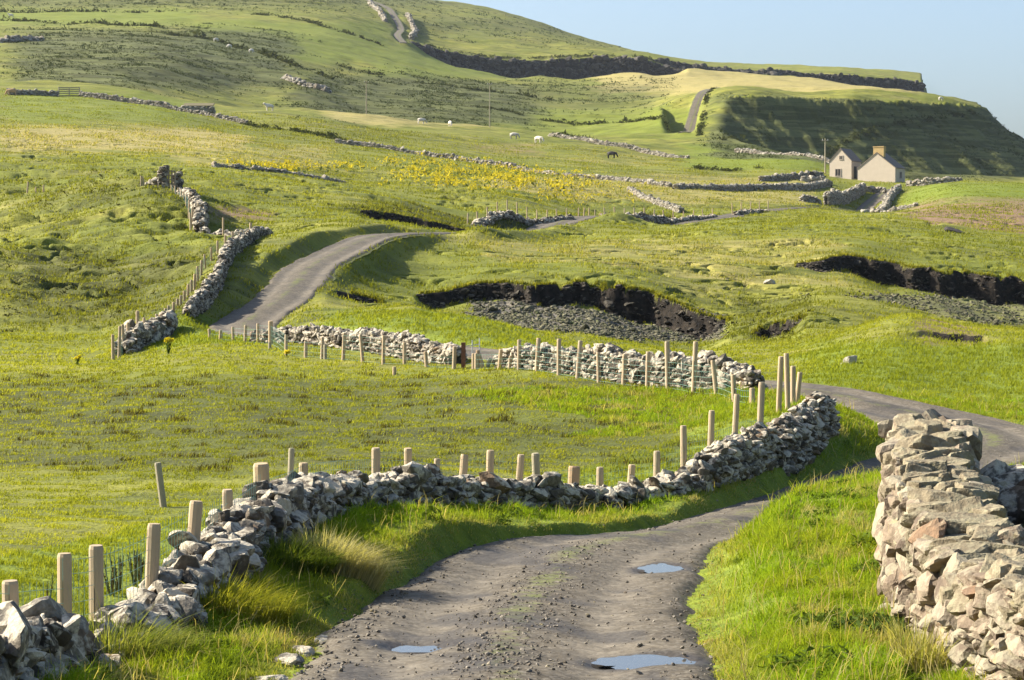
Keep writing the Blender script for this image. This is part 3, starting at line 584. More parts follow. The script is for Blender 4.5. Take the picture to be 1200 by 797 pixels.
def wall(name, label, path, th, st, lvl, seed, mat=None, cat='stone wall', group=None, sides=(-1, 0, 1), core=True, flat=0.62, hs=0.8):
    """path rows: (column, distance, height). Stones are laid in rough courses round a dark core."""
    r = np.random.default_rng(seed); p, L = walk(path, st); ds = st * 0.78; ch = st * flat * 0.86
    cen, scl, yaw, tl = [], [], [], []
    ts = np.arange(0, L[-1] + ds, ds)
    hmax = max(a[2] for a in path)
    for k in range(int(hmax / ch) + 2):
        for sd in sides:
            t = ts + r.uniform(-.35, .35, len(ts)) * ds + (k % 2) * ds * .5
            X = np.interp(t, L, p[:, 0]); Y = np.interp(t, L, p[:, 1]); H = np.interp(t, L, p[:, 2]) * hs * (1 + 0.22 * perlin(t / (st * 5), t * 0, seed) + 0.12 * perlin(t / (st * 1.6), t * 0, seed + 2))
            tx = np.interp(t, L, np.gradient(p[:, 0])); ty = np.interp(t, L, np.gradient(p[:, 1])); ln = np.hypot(tx, ty) + 1e-9; tx /= ln; ty /= ln
            frac = np.clip((k + .5) * ch / np.maximum(H, .05), 0, 1); off = sd * th * (.5 - .16 * frac) + r.normal(0, th * .06, len(t))
            x = X + ty * off; y = Y - tx * off; zc = (k + .35) * ch
            ok = zc < H - ch * .25
            if sd == 0: ok &= zc > H - ch * 2.2
            m = int(ok.sum())
            if not m: continue
            top = (H[ok] - zc) < ch * 1.2
            z = np.minimum(hz(x[ok], y[ok]), hz(X[ok], Y[ok]) + .05) + zc + r.normal(0, ch * .1, m)
            cen.append(np.column_stack([x[ok], y[ok], z])); e = np.exp(r.normal(0, .27, m)) * np.where(top, 1.12, 1)
            s = np.column_stack([st * .60 * e * np.exp(r.normal(0, .2, m)), st * .50 * e, st * flat * .56 * e * np.exp(r.normal(0, .22, m))]); scl.append(s)
            yaw.append(np.arctan2(ty[ok], tx[ok]) + r.normal(0, .35, m)); tl.append(r.normal(0, np.where(top, .4, .22)[:, None], (m, 2)))
    V, Fc = stones(np.concatenate(cen), np.concatenate(scl), np.concatenate(yaw), np.concatenate(tl), lvl, r)
    o = p[0]; org = np.array([o[0], o[1], float(hz(o[0], o[1]))])
    root = mk(name, V - org, Fc, mat or M['stone']); root.location = org; tag(root, label, cat, group, 'thing')
    if core:
        t = np.linspace(0, L[-1], max(3, int(L[-1] / st))); X = np.interp(t, L, p[:, 0]); Y = np.interp(t, L, p[:, 1]); H = np.interp(t, L, p[:, 2]) * hs
        tx = np.gradient(X); ty = np.gradient(Y); ln = np.hypot(tx, ty); tx /= ln; ty /= ln; z = hz(X, Y); vs = []
        for sx, zz in ((-.36, -.3), (-.26, None), (.26, None), (.36, -.3)):
            vs.append(np.column_stack([X + ty * sx * th, Y - tx * sx * th, z + (H * .66 if zz is None else zz)]))
        V = np.stack(vs, 1).reshape(-1, 3) - org; n = len(t); i = np.arange(n - 1)[:, None] * 4
        q = np.concatenate([np.stack([i[:, 0] + a, i[:, 0] + 4 + a, i[:, 0] + 5 + a, i[:, 0] + 1 + a], 1) for a in range(3)] + [np.array([[0, 1, 2, 3]]), np.array([[3, 2, 1, 0]]) + 4 * (n - 1)])
        mk('rubble_core', V, q, M['core'], root)
    return root

NEARW = [(-70, 11.7, .45), (0, 12.9, .42), (40, 13.4, .40), (62, 13.7, .34), (78, 13.9, .10), (98, 14.25, .16), (150, 15.2, .27), (190, 16.4, .27), (205, 16.8, .34), (250, 18.3, .44), (295, 20.3, .58), (340, 22.6, .48), (400, 25.3, .34), (450, 26.5, .40), (500, 27.5, .46), (600, 29, .42), (640, 29.4, .48), (680, 30, .36), (733, 31, .24), (767, 31.6, .24), (800, 32.4, .28), (850, 34.0, .55), (905, 36.3, .62), (968, 40, .66)]
def nearY(u): return float(np.interp(u, [a[0] for a in NEARW], [a[1] for a in NEARW]))
wall('dry_stone_wall', 'long winding grey dry stone wall beside the near left edge of the muddy track', [a for a in NEARW if a[1] < 26], .40, .175, 2, 1, flat=.55, hs=.9, group='walls along the near track')
wall('dry_stone_wall', 'dark shaded middle stretch of stone wall above the green verge, ending at the far bend', [a for a in NEARW if a[1] >= 25], .38, .165, 1, 2, flat=.55, hs=.94, group='walls along the near track')
wall('dry_stone_wall', 'low rubble wall of rounded grey boulders half in shade right of the big foreground wall', [(1122, 20.6, .95), (1165, 20.1, 1.0), (1210, 19.6, 1.0), (1290, 19, .9)], .5, .27, 2, 3, flat=.75)
G1 = 'sunlit stone walls beyond the near field'
wall('dry_stone_wall', 'sunlit pale stone wall left of the rusty iron gate across the middle field', [(300, 71.3, .35), (340, 70, .55), (380, 68, .62), (430, 65.5, .70), (480, 63, .72), (536, 60, .62)], .42, .19, 1, 4, group=G1)
wall('dry_stone_wall', 'sunlit pale stone wall right of the rusty iron gate, behind green netting', [(592, 57.3, .6), (640, 55.5, .8), (690, 53.8, .95), (740, 52, .95), (800, 50, .85), (840, 48.6, .85), (886, 47.2, .55)], .42, .19, 1, 5, group=G1)
G2 = 'walls on the left of the climbing track'
wall('dry_stone_wall', 'short stub of shaded stone wall at the lower left bend of the climbing track', [(146, 70.5, .55), (158, 72.5, .8), (178, 75, .85), (197, 77.2, .7)], .5, .27, 1, 6, group=G2)
wall('dry_stone_wall', 'curved stone wall with dark shaded face beside the climbing track', [(219, 80, .5), (238, 83, .85), (251, 86.5, .9), (261, 92, .85), (270, 98, .8), (287, 104.5, .75), (311, 111.5, .6)], .24, .175, 1, 7, group=G2)
G3 = 'walls round the upper left gate'
wall('dry_stone_wall', 'curving stone wall running down from the wooden gate on the left hillside', [(233, 115.5, 1.1), (237, 118, 1.1), (229, 125, 1.0), (219, 131, .7), (211, 136, .4)], .42, .26, 1, 8, group=G3)
wall('dry_stone_wall', 'tiny stub of stone wall on the left of the wooden hillside gate', [(186, 139, .8), (181, 139.5, .9), (176, 140, .6)], .55, .32, 1, 9, group=G3)
wall('dry_stone_wall', 'low tumbled line of stones joining the gate wall to the climbing track wall', [(236, 114.5, .45), (270, 113.8, .4), (312, 113, .45)], .5, .3, 1, 10, group=G3)
G4 = 'dark humped walls along the middle track'
wall('dry_stone_wall', 'dark humped stone wall beside the first hidden stretch of track', [(556, 160, .4), (580, 167, .42), (610, 172, .45), (640, 176, .42), (668, 178.5, .35)], 0.51, 0.29, 1, 11, M['stone'], group=G4)
wall('dry_stone_wall', 'dark humped stone wall beside the second visible stretch of middle track', [(706, 198, .5), (735, 202, .45), (770, 207, .5), (805, 213, .5), (836, 219, .45)], 0.51, 0.29, 1, 12, M['stone'], group=G4)
wall('dry_stone_wall', 'short dark stub of stone wall alone below the cottage field', [(862, 226, .6), (880, 229, .55), (896, 232, .5)], 0.51, 0.29, 1, 13, M['stone'], group=G4)
G5 = 'walls of the lane and yard below the cottage'
S = M['stone_far']
wall('dry_stone_wall', 'tall stone wall on the left side of the lane to the cottage, shaded inside', [(968, 286, 1.9), (985, 303, 1.9), (998, 320, 1.9), (1010, 338, 1.9)], 0.59, 0.34, 1, 14, S, group=G5)
wall('dry_stone_wall', 'ragged pale stone wall on the right side of the lane to the cottage', [(1030, 284, 1.0), (1037, 300, 1.1), (1041, 318, 1.2), (1052, 342, 1.1)], 0.68, 0.37, 1, 15, S, group=G5)
wall('dry_stone_wall', 'low broken stone wall running right from the foot of the cottage lane', [(1018, 281, .6), (1045, 279, .6), (1073, 277, .5)], 0.51, 0.34, 1, 16, S, group=G5)
wall('dry_stone_wall', 'small heap of wall stones just left of the foot of the cottage lane', [(938, 283, .7), (948, 284, 1.1), (958, 285, .8)], 0.59, 0.37, 1, 17, S, group=G5)
wall('dry_stone_wall', 'long low stone wall crossing the field in front of the small shed', [(790, 292, .8), (860, 306, 1.0), (920, 322, 1.1), (972, 344, 1.2)], 0.59, 0.37, 1, 18, S, group=G5)
wall('dry_stone_wall', 'shaded stone wall of the yard left of the small shed', [(890, 348, 1.0), (925, 354, 1.2), (962, 362, 1.1)], 0.59, 0.37, 1, 19, S, group=G5)
wall('dry_stone_wall', 'tumbled wall of whitish stones running right from the cottage', [(1062, 352, 1.0), (1090, 350, 1.2), (1124, 350, .8)], 0.77, 0.41, 1, 20, S, group=G5)
wall('dry_stone_wall', 'short stone wall linking the lane to the cottage front', [(1012, 339, 1.3), (1024, 340, 1.2), (1036, 339, 1.0)], 0.59, 0.34, 1, 21, S, group=G5)
G6 = 'far field walls on the hillside'
wall('dry_stone_wall', 'far stone wall left of the wide field gate near the left edge', [(12, 393, 1.5), (40, 395, 1.5), (69, 397, 1.5)], 0.61, 0.34, 1, 22, S, group=G6, hs=.62)
wall('dry_stone_wall', 'far sunlit stone wall descending right from the wide field gate', [(97, 398, 1.5), (150, 394, 1.5), (200, 390, 1.5), (250, 385, 1.4), (290, 380, 1.2)], 0.61, 0.34, 1, 23, S, group=G6, hs=.62)
wall('dry_stone_wall', 'far pale stone wall just above the yellow ragwort field', [(395, 337, .9), (450, 335, 1.2), (500, 332, 1.2), (560, 327, 1.2), (620, 320, 1.2), (652, 314, 1.0)], 0.61, 0.32, 1, 24, S, group=G6, hs=.62)
wall('dry_stone_wall', 'far low wall continuing right from the ragwort field towards the houses', [(660, 311, .8), (720, 306, .9), (785, 298, .9)], 0.61, 0.32, 1, 25, S, group=G6, hs=.62)
wall('dry_stone_wall', 'brownish stone wall descending to the second hump of the middle track', [(738, 262, .8), (768, 246, .9), (798, 232, 1.0)], 0.53, 0.27, 1, 26, S, group=G6, hs=.62)
wall('dry_stone_wall', 'grey stone wall in the middle left field with ragwort at its foot', [(252, 204, .5), (300, 206, .7), (350, 208, .75), (402, 212, .5)], 0.53, 0.27, 1, 27, S, group=G6, hs=.62)
wall('dry_stone_wall', 'far crest wall beside the dark mound above the grazing cattle', [(645, 460, 1.2), (700, 446, 1.3), (750, 439, 1.2), (805, 426, 1.2)], 0.69, 0.37, 1, 28, S, group=G6, hs=.62)
wall('dry_stone_wall', 'far pale wall running down behind the small shed', [(862, 470, 1.4), (900, 462, 1.5), (940, 452, 1.4), (972, 444, 1.3)], 0.69, 0.40, 1, 29, S, group=G6, hs=.62)
for k, (pth, lb) in enumerate([([(452, 1010, 2.0), (446, 1060, 2.2), (434, 1130, 2.2)], 'distant wall on the left of the mountain track'), ([(482, 960, 2.0), (487, 1010, 2.0), (478, 1080, 2.2)], 'distant wall on the right of the mountain track'),
        ([(0, 640, 1.6), (25, 645, 1.8), (52, 648, 1.2)], 'distant grey wall at the left edge below the bracken slope'), ([(335, 590, 1.4), (352, 585, 1.4), (385, 580, 1.2)], 'distant broken wall at the right end of the bracken slope')]):
    wall('dry_stone_wall', lb, pth, 1.2, 1.1, 1, 40 + k, S, group='distant walls high on the hill')

# ------------------------------------------------------------------ the big mortared wall in the right foreground
def big_wall():
    r = np.random.default_rng(90)
    path = [(1087, 21.4, 1.45), (1090, 19.4, 1.36), (1102, 17.2, 1.16), (1117, 15.9, 1.02), (1130, 15.2, .95), (1149, 14.6, .80), (1182, 13.9, .72), (1240, 12.9, .70), (1325, 11.8, .70)]
    p, L = walk(path, .1); t = np.arange(0, L[-1], .045); X, Y, H = (np.interp(t, L, p[:, k]) for k in range(3))
    kk = np.ones(25) / 25; sm = lambda a: np.convolve(np.pad(a, 12, 'edge'), kk, 'valid')
    tx, ty = sm(np.gradient(X)), sm(np.gradient(Y)); ln = np.hypot(tx, ty); tx /= ln; ty /= ln; rx, ry = -ty, tx     # rx: towards the track side (left in view)
    zb = hz(X, Y) - .15; org = np.array([X[0], Y[0], zb[0] + .15]); th = .62
    prof = [(.56, 0), (.53, .12), (.50, .25), (.48, .4), (.46, .55), (.44, .7), (.42, .82), (.36, .93), (.22, .98), (0, 1.0), (-.22, .98), (-.36, .93), (-.42, .82), (-.46, .5), (-.5, .2), (-.54, 0)]
    vs = []
    for o, h in prof:
        a = o * th; n = .05 * fbm(t / .16 + o * 9, h * 5 + t * 0, 3, 5)
        vs.append(np.column_stack([X + rx * (a + n * np.sign(o)) * 1.0, Y + ry * (a + n * np.sign(o)), zb + h * (H + .05) + .03 * fbm(t / .2, o * 6 + t * 0, 3, 8)]))
    V = np.stack(vs, 1); n, m = V.shape[:2]; i = np.arange(n * m).reshape(n, m)
    q = np.stack([i[:-1, :-1], i[1:, :-1], i[1:, 1:], i[:-1, 1:]], -1).reshape(-1, 4)
    V = V.reshape(-1, 3) - org; cap = [np.array([list(i[0])]), np.array([list(i[-1][::-1])])]
    root = empty('mortared_wall', org, 'big lichen-crusted sandstone wall with mortared rubble face in the right foreground', 'stone wall')
    mk('mortar_core', V, [q] + cap, M['mortar'], root)
    def at(tt, off, hh):
        a = lambda s: np.interp(tt, t, s)
        hb = a(H) * hh
        return np.column_stack([a(X) + a(rx) * off, a(Y) + a(ry) * off, a(zb) + .15 + hb]) - org, np.arctan2(a(ty), a(tx))
    # facing stones of both sides and the far end
    for side, nm in ((1, 'face_stones'), (-1, 'face_stones')):
        cs, yw, sc_ = [], [], []
        for k in range(11):
            hh = (k + .5) / 11.5; size = .115 + .05 * (k > 4)
            tt = np.arange(r.uniform(0, .1), L[-1], size * 1.35); tt = tt + r.normal(0, .025, len(tt)); hs = np.clip(hh + r.normal(0, .025, len(tt)), 0, .93)
            c, y = at(tt, side * th * (.545 - .12 * hs) + r.normal(0, .018, len(tt)), hs); keep_ = r.random(len(tt)) < .93
            e = np.exp(r.normal(0, .28, len(tt)))[:, None]
            cs.append(c[keep_]); yw.append(y[keep_]); sc_.append((np.column_stack([size * .78 * np.exp(r.normal(0, .2, len(tt))), np.full(len(tt), .085), np.interp(tt, t, H) / 11 * .72 * np.exp(r.normal(0, .3, len(tt)))]) * e)[keep_])
        cs = np.concatenate(cs); V2, F2 = stones(cs, np.concatenate(sc_), np.concatenate(yw) + r.normal(0, .2, len(cs)), r.normal(0, .22, (len(cs), 2)), 2, r, rough=.05)
        mk(nm, V2, F2, M['stone_warm'], root)
    cs = np.array([(r.uniform(-.33, .33), r.uniform(.05, .95)) for _ in range(34)]); c, y = at(np.full(34, .0), cs[:, 0], cs[:, 1]); c[:, 1] += .05
    V2, F2 = stones(c, np.column_stack([np.full(34, .10), np.full(34, .15), np.full(34, .10)]) * np.exp(r.normal(0, .25, (34, 1))), y, r.normal(0, .2, (34, 2)), 2, r, rough=.05); mk('end_stones', V2, F2, M['stone_warm'], root)
    # the large capping stones, each its own part, set across the wall and tilted
    for lev, (h0, h1) in enumerate(((.66, .76), (.88, .98))):
        pos_ = .05 + .1 * lev
        while pos_ < L[-1] - .1:
            ln_ = r.uniform(.12, .30)
            if lev == 0: wds = [(.25, .13), (-.25, .13)]
            else: q_ = r.random(); wds = [(0.0, .30)] if q_ < .25 else ([(-.15, .19), (.14, .18)] if q_ < .7 else [(-.20, .13), (.01, .12), (.20, .12)])
            for off, wd in wds:
                tt = np.array([pos_ + ln_ / 2 + r.normal(0, .04)]); c, y = at(tt, np.array([off + r.normal(0, .025)]), np.array([r.uniform(h0, h1)]))
                V2, F2 = stones(c, np.array([[ln_ * .62, wd * np.exp(r.normal(0, .12)), r.uniform(.06, .135)]]), y + r.normal(0, .35), np.array([[r.normal(0, .16), r.normal(-.06, .24)]]), 3, r, planes=10, box=.66, rough=.06)
                o = mk('capstone', V2 - c[0], F2, M['stone_cap'], root); o.location = c[0]
            pos_ += ln_ * .80
M['stone_cap'] = m_stone('lichen_capstone', (0.10, 0.078, 0.048), (0.17, 0.135, 0.084), (0.225, 0.185, 0.118), (0.20, 0.13, 0.07), 0.75, 1.0, (0.15, 0.135, 0.08), (0.31, 0.27, 0.175))
big_wall()

# ------------------------------------------------------------------ fences
def unit_post():
    b = MB(); n = 12; rings = [(-.25, 1.0), (.965, .98), (1.0, .86)]
    t = np.arange(n) * 2 * np.pi / n; v = np.concatenate([np.column_stack([np.cos(t) * r_, np.sin(t) * r_, np.full(n, z)]) for z, r_ in rings])
    i = np.arange(n); j = (i + 1) % n
    return v, np.concatenate([np.stack([i + a, j + a, j + a + n, i + a + n], 1) for a in (0, n)]), np.array([list(i + 2 * n)])
_pv, _pq, _pc = unit_post(); POST = {}
def post(x, y, h, r_, mat, parent, org, tilt=(0, 0), name='fence_post'):
    if mat not in POST:
        o = mk(name, _pv, [_pq, _pc], M[mat]); POST[mat] = o.data; bpy.data.objects.remove(o)
    o = bpy.data.objects.new(name, POST[mat]); C.objects.link(o); o.parent = parent
    o.location = np.array([x, y, float(hz(x, y))]) - org; o.scale = (r_, r_, h); o.rotation_euler = (tilt[0], tilt[1], random.uniform(0, 6.28)); return o
def fence(label, posts, netting=True, r0=.055, wr=.0022, cell=.10, group=None, mesh_h=.75, minh=.35, maxh=1.35):
    """posts rows: (column, row of the top, distance[, material[, radius factor]])"""
    u, v, Y = posts[0][:3]; x, y = xy(u, Y); org = np.array([x, y, float(hz(x, y))])
    root = empty('wire_fence', org, label, 'fence', group); pts = []
    for p in posts:
        u, v, Y = p[:3]; x, y = xy(u, Y); zb = float(hz(x, y)); h = min(maxh, max(minh, float(Z(v, Y)) - zb)); mt = p[3] if len(p) > 3 else 'post'; rf = p[4] if len(p) > 4 else 1
        post(x, y, h, r0 * rf * random.uniform(.92, 1.06), mt, root, org, (random.gauss(0, .045), random.gauss(0, .045))); pts.append((x, y, h))
    if netting:
        b = MB(); P = np.array(pts)
        for k in range(len(P) - 1):
            a, c = P[k], P[k + 1]; d = np.linalg.norm(c[:2] - a[:2]); n = max(2, int(d / cell)); t = np.linspace(0, 1, n + 1)
            X = a[0] + (c[0] - a[0]) * t; Yy = a[1] + (c[1] - a[1]) * t - .06; z = hz(X, Yy); top = np.minimum(mesh_h, np.minimum(a[2], c[2]) * .95)
            for hh in np.arange(.04, top + .001, cell):
                pp = np.column_stack([X, Yy, z + hh])
                s_ = max(1, n // 4)
                for q in range(0, n, s_): b.tube(pp[q], pp[min(q + s_, n)], wr, n=3, cap=False)
            for q in range(n + 1): b.tube((X[q], Yy[q], z[q] + .03), (X[q], Yy[q], z[q] + top), wr, n=3, cap=False)
        o = b.build('wire_netting', M['net'], root); o.data.transform(__import__('mathutils').Matrix.Translation(tuple(-org)))
    return root
near = [(10, 682), (73, 650), (110, 640), (173, 615), (220, 588), (267, 574), (307, 543, 'post', 1.6), (354, 543), (440, 525), (478, 525), (511, 538, 'post', .8), (540, 533), (573, 528), (606, 533), (630, 531, 'oldpost'), (671, 547, 'rust_post', 1.6), (703, 548), (738, 545), (770, 529), (802, 499), (832, 481), (860, 462), (890, 446)]
M['rust_post'] = m_wood('reddish_wood', (0.26, 0.14, 0.06), (0.40, 0.24, 0.11))
fence('near fence of pale round posts with green netting behind the winding wall', [(-40, 690, 13.6)] + [(p[0], p[1], nearY(p[0]) + .75) + tuple(p[2:]) for p in near])
fence('close group of tall pale posts at the far end of the winding wall', [(913, 417, 41.4), (924, 414, 42.0), (930, 429, 43.0), (934, 436, 43.6)], False)
x, y = xy(190, 27.4); lp = empty('fence_post', (x, y, float(hz(x, y))), 'lone grey weathered post leaning right in the near left field', 'fence post', None)
post(x, y, .58, .045, 'oldpost', lp, np.array([x, y, float(hz(x, y))]), (0, .12), 'post_shaft')
x, y = xy(338, 24.6); lp = empty('fence_post', (x, y, float(hz(x, y))), 'thin weathered old post standing just behind the bend of the winding wall', 'fence post', None)
post(x, y, .72, .035, 'oldpost', lp, np.array([x, y, float(hz(x, y))]), (0, -.05), 'post_shaft')
def yb(u, tab): return float(np.interp(u, [a[0] for a in tab], [a[1] for a in tab]))
T1 = [(240, 73), (317, 69.8), (335, 64.6), (402, 63), (474, 61), (532, 58.6), (608, 56), (702, 51.8), (783, 49.5), (840, 46.4), (861, 44.5), (890, 43)]
mid1 = [(246, 395), (258, 387), (273, 383), (287, 381), (302, 379), (317, 376, 'post', 1.6), (335, 392), (358, 400), (377, 395), (381, 404, 'oldpost'), (402, 390), (425, 392), (449, 393), (474, 401), (500, 412), (532, 406)]
mid2 = [(558, 414), (585, 409), (597, 417, 'post', .8), (608, 398), (629, 396), (655, 397), (677, 399), (702, 413), (731, 415), (759, 412), (783, 400), (813, 400), (840, 422), (861, 439), (882, 455)]
G7 = 'fences across the middle field'
fence('fence of pale posts in front of the sunlit wall, left of the rusty gate', [(p[0], p[1], yb(p[0], T1)) + tuple(p[2:]) for p in mid1], wr=.003, cell=.14, group=G7)
fence('green-netted fence of pale posts before the sunlit wall, right of the rusty gate', [(p[0], p[1], yb(p[0], T1)) + tuple(p[2:]) for p in mid2], wr=.0035, cell=.12, group=G7)
lwx = [(134, 397, 68.6), (141, 387, 69.4), (147, 385, 70.6), (152, 383, 71.6), (158, 380, 72.6), (163, 369, 73.4, 'post', 1.2), (169, 377, 74.2), (188, 373, 76.8), (193, 371, 77.6), (199, 370, 78.6), (204, 367, 79.4), (210, 363, 80.4), (215, 359, 81.4), (220, 355, 82.6), (224, 351, 83.6), (228, 346, 84.8), (232, 338, 86), (236, 333, 87.4), (240, 326, 89), (244, 317, 91), (248, 310, 93), (253, 303, 95.5), (260, 295, 98), (267, 287, 100.5), (274, 281, 103), (281, 276, 105.5), (290, 275, 109), (298, 266, 112, 'post', 1.3)]
lw = [(p[0] - np.interp(p[2], [76, 80, 100, 112], [2, 12, 12, 4]), p[1] - 5) + p[2:] for p in lwx]
fence('close-set fence of pale posts climbing beside the curved wall on the left', lw, wr=.004, cell=.2, mesh_h=.7)
gw = [(224, 249, 114.2), (225, 242, 117), (222, 234, 120.5), (219, 229, 124), (216, 225, 127), (213, 222, 130), (210, 220, 133), (206, 218, 135.5), (202, 217, 137)]
fence('small pale fence beside the curving wall below the hillside gate', gw, wr=.006, cell=.3, mesh_h=.7)
G8 = 'rows of tiny posts on the humped walls'
def row(label, us, Ys, hp, n, **k):
    q = []
    for i in range(n):
        u = us[0] + (us[1] - us[0]) * i / (n - 1); Y = float(np.interp(u, *zip(*Ys))); x, y = xy(u, Y); q.append((u, HV - (float(hz(x, y)) + float(np.interp(u, *zip(*hp)))) * F / Y, Y))
    return fence(label, q, False, maxh=2.6, **k)
row('row of tiny pale posts following the first humped wall', (548, 664), [(548, 160), (580, 168), (610, 174), (664, 180)], [(548, .9), (610, 1.1), (664, .9)], 11, group=G8)
row('row of tiny pale posts following the second humped wall', (697, 835), [(697, 197), (735, 202), (770, 207), (835, 219)], [(697, .9), (770, 1.1), (835, 1.0)], 13, group=G8)
row('pair of tiny posts between the two humped walls', (678, 690), [(670, 184), (700, 188)], [(670, .8), (700, .8)], 3, group=G8)
row('row of tiny posts behind the short dark wall stub', (858, 900), [(858, 228), (900, 236)], [(858, 1.3), (900, 1.3)], 5, group=G8)
row('three small posts on the smooth hillside near the left edge', (33, 52), [(33, 150), (52, 151)], [(33, .9), (52, .5)], 3)
row('two small posts just left of the wooden hillside gate', (166, 169), [(160, 143), (172, 143)], [(160, .8), (172, .8)], 2)
for u, vt, Y, lb in ((262, 254, 113.2, 'single pale post in the low line of stones below the hillside gate'), (143, 219, 146, 'single tiny post on the hillside left of the wooden gate'), (316, 422, 67, 'dark stump of a post in the grass before the sunlit wall'), (462, 436, 58.5, 'short pale stump in the grass before the sunlit wall')):
    x, y = xy(u, Y); z = float(hz(x, y)); lp = empty('fence_post', (x, y, z), lb, 'fence post'); post(x, y, max(.22, min(1.1, float(Z(vt, Y)) - z)), .055, 'post' if 'pale' in lb or 'tiny' in lb else 'oldpost', lp, np.array([x, y, z]), (0, 0), 'post_shaft')
# the rusty gate in the gap of the sunlit wall
x, y = xy(543, 58.4); z = float(hz(x, y)); gt = empty('iron_gate', (x, y, z), 'rusty iron gate post and thin rails in the gap of the sunlit wall', 'gate')
b = MB(); b.box(-.06, .06, -.05, .05, -.2, .72); b.build('gate_post', M['rust'], gt)
b = MB()
for hh in (.12, .36, .62): b.tube((.06, 0, hh), (.46, .06, hh + .05), .012)
for xx, tp in ((.24, .78), (.44, .84)): b.tube((xx, .04, -.05), (xx, .04, tp), .018)
b.build('gate_rails', M['galv'], gt)
for k, (u, h, tl, mt, lb) in enumerate(((555, .42, .0, 'post', 'short pale upright stake right beside the rusty gate'), (559.5, .50, .02, 'rust_post', 'orange-brown upright stake by the rusty gate'), (566, .40, -.28, 'post', 'pale stake leaning left against the stakes by the gate'), (571, .26, -.35, 'oldpost', 'short grey stake leaning at the end of the gate gap'))):
    x, y = xy(u, 58.1); z = float(hz(x, y)); lp = empty('wooden_stake', (x, y, z), lb, 'stake'); post(x, y, h, .055, mt, lp, np.array([x, y, z]), (0, tl), 'stake_shaft')

# ------------------------------------------------------------------ gates in the far walls
def pillar(u, Y, w_, h, label):
    x, y = xy(u, Y); z = float(hz(x, y)); r = np.random.default_rng(int(u)); n = 26
    cs = np.column_stack([r.uniform(-w_ * .3, w_ * .3, n), r.uniform(-w_ * .3, w_ * .3, n), np.linspace(.0, h - .12, n)])
    V, Fc = stones(cs, np.tile([w_ * .42, w_ * .42, h / 9], (n, 1)), r.normal(0, .2, n), r.normal(0, .08, (n, 2)), 2, r, box=.8)
    o = mk('stone_pillar', V, Fc, M['stone']); o.location = (x, y, z); tag(o, label, 'gate pillar', 'pillars of the hillside gate')
pillar(192, 138, .62, 1.45, 'pale stone gate pillar on the left of the wooden hillside gate'); pillar(209, 138.6, .62, 1.35, 'darker stone gate pillar on the right of the wooden hillside gate')
def bar_gate(u0, u1, Y, h, rails, uprights, mat, label, r_=.035, Y2=None):
    x0, y0 = xy(u0, Y); x1, y1 = xy(u1, Y2 or Y); z0 = float(hz(x0, y0)); z1 = float(hz(x1, y1)); gt = empty('field_gate', (x0, y0, z0), label, 'gate')
    d = np.array([x1 - x0, y1 - y0, z1 - z0])
    for k in range(uprights):
        b = MB(); q = d * k / (uprights - 1); b.tube(q + (0, 0, -.05), q + (0, 0, h), r_ * 1.3); b.build('stile', M[mat], gt)
    for k in range(rails):
        b = MB(); e = np.array([0, 0, .12 + (h - .2) * k / (rails - 1)]); b.tube(e, d + e, r_); b.build('rail', M[mat], gt)
bar_gate(195, 206, 138.2, 1.3, 5, 4, 'post', 'pale wooden barred gate between two stone pillars on the left hillside', .045)
bar_gate(71, 95, 398, 1.7, 5, 3, 'oldpost', 'wide greyish field gate in the far wall near the left edge', .09, 399)

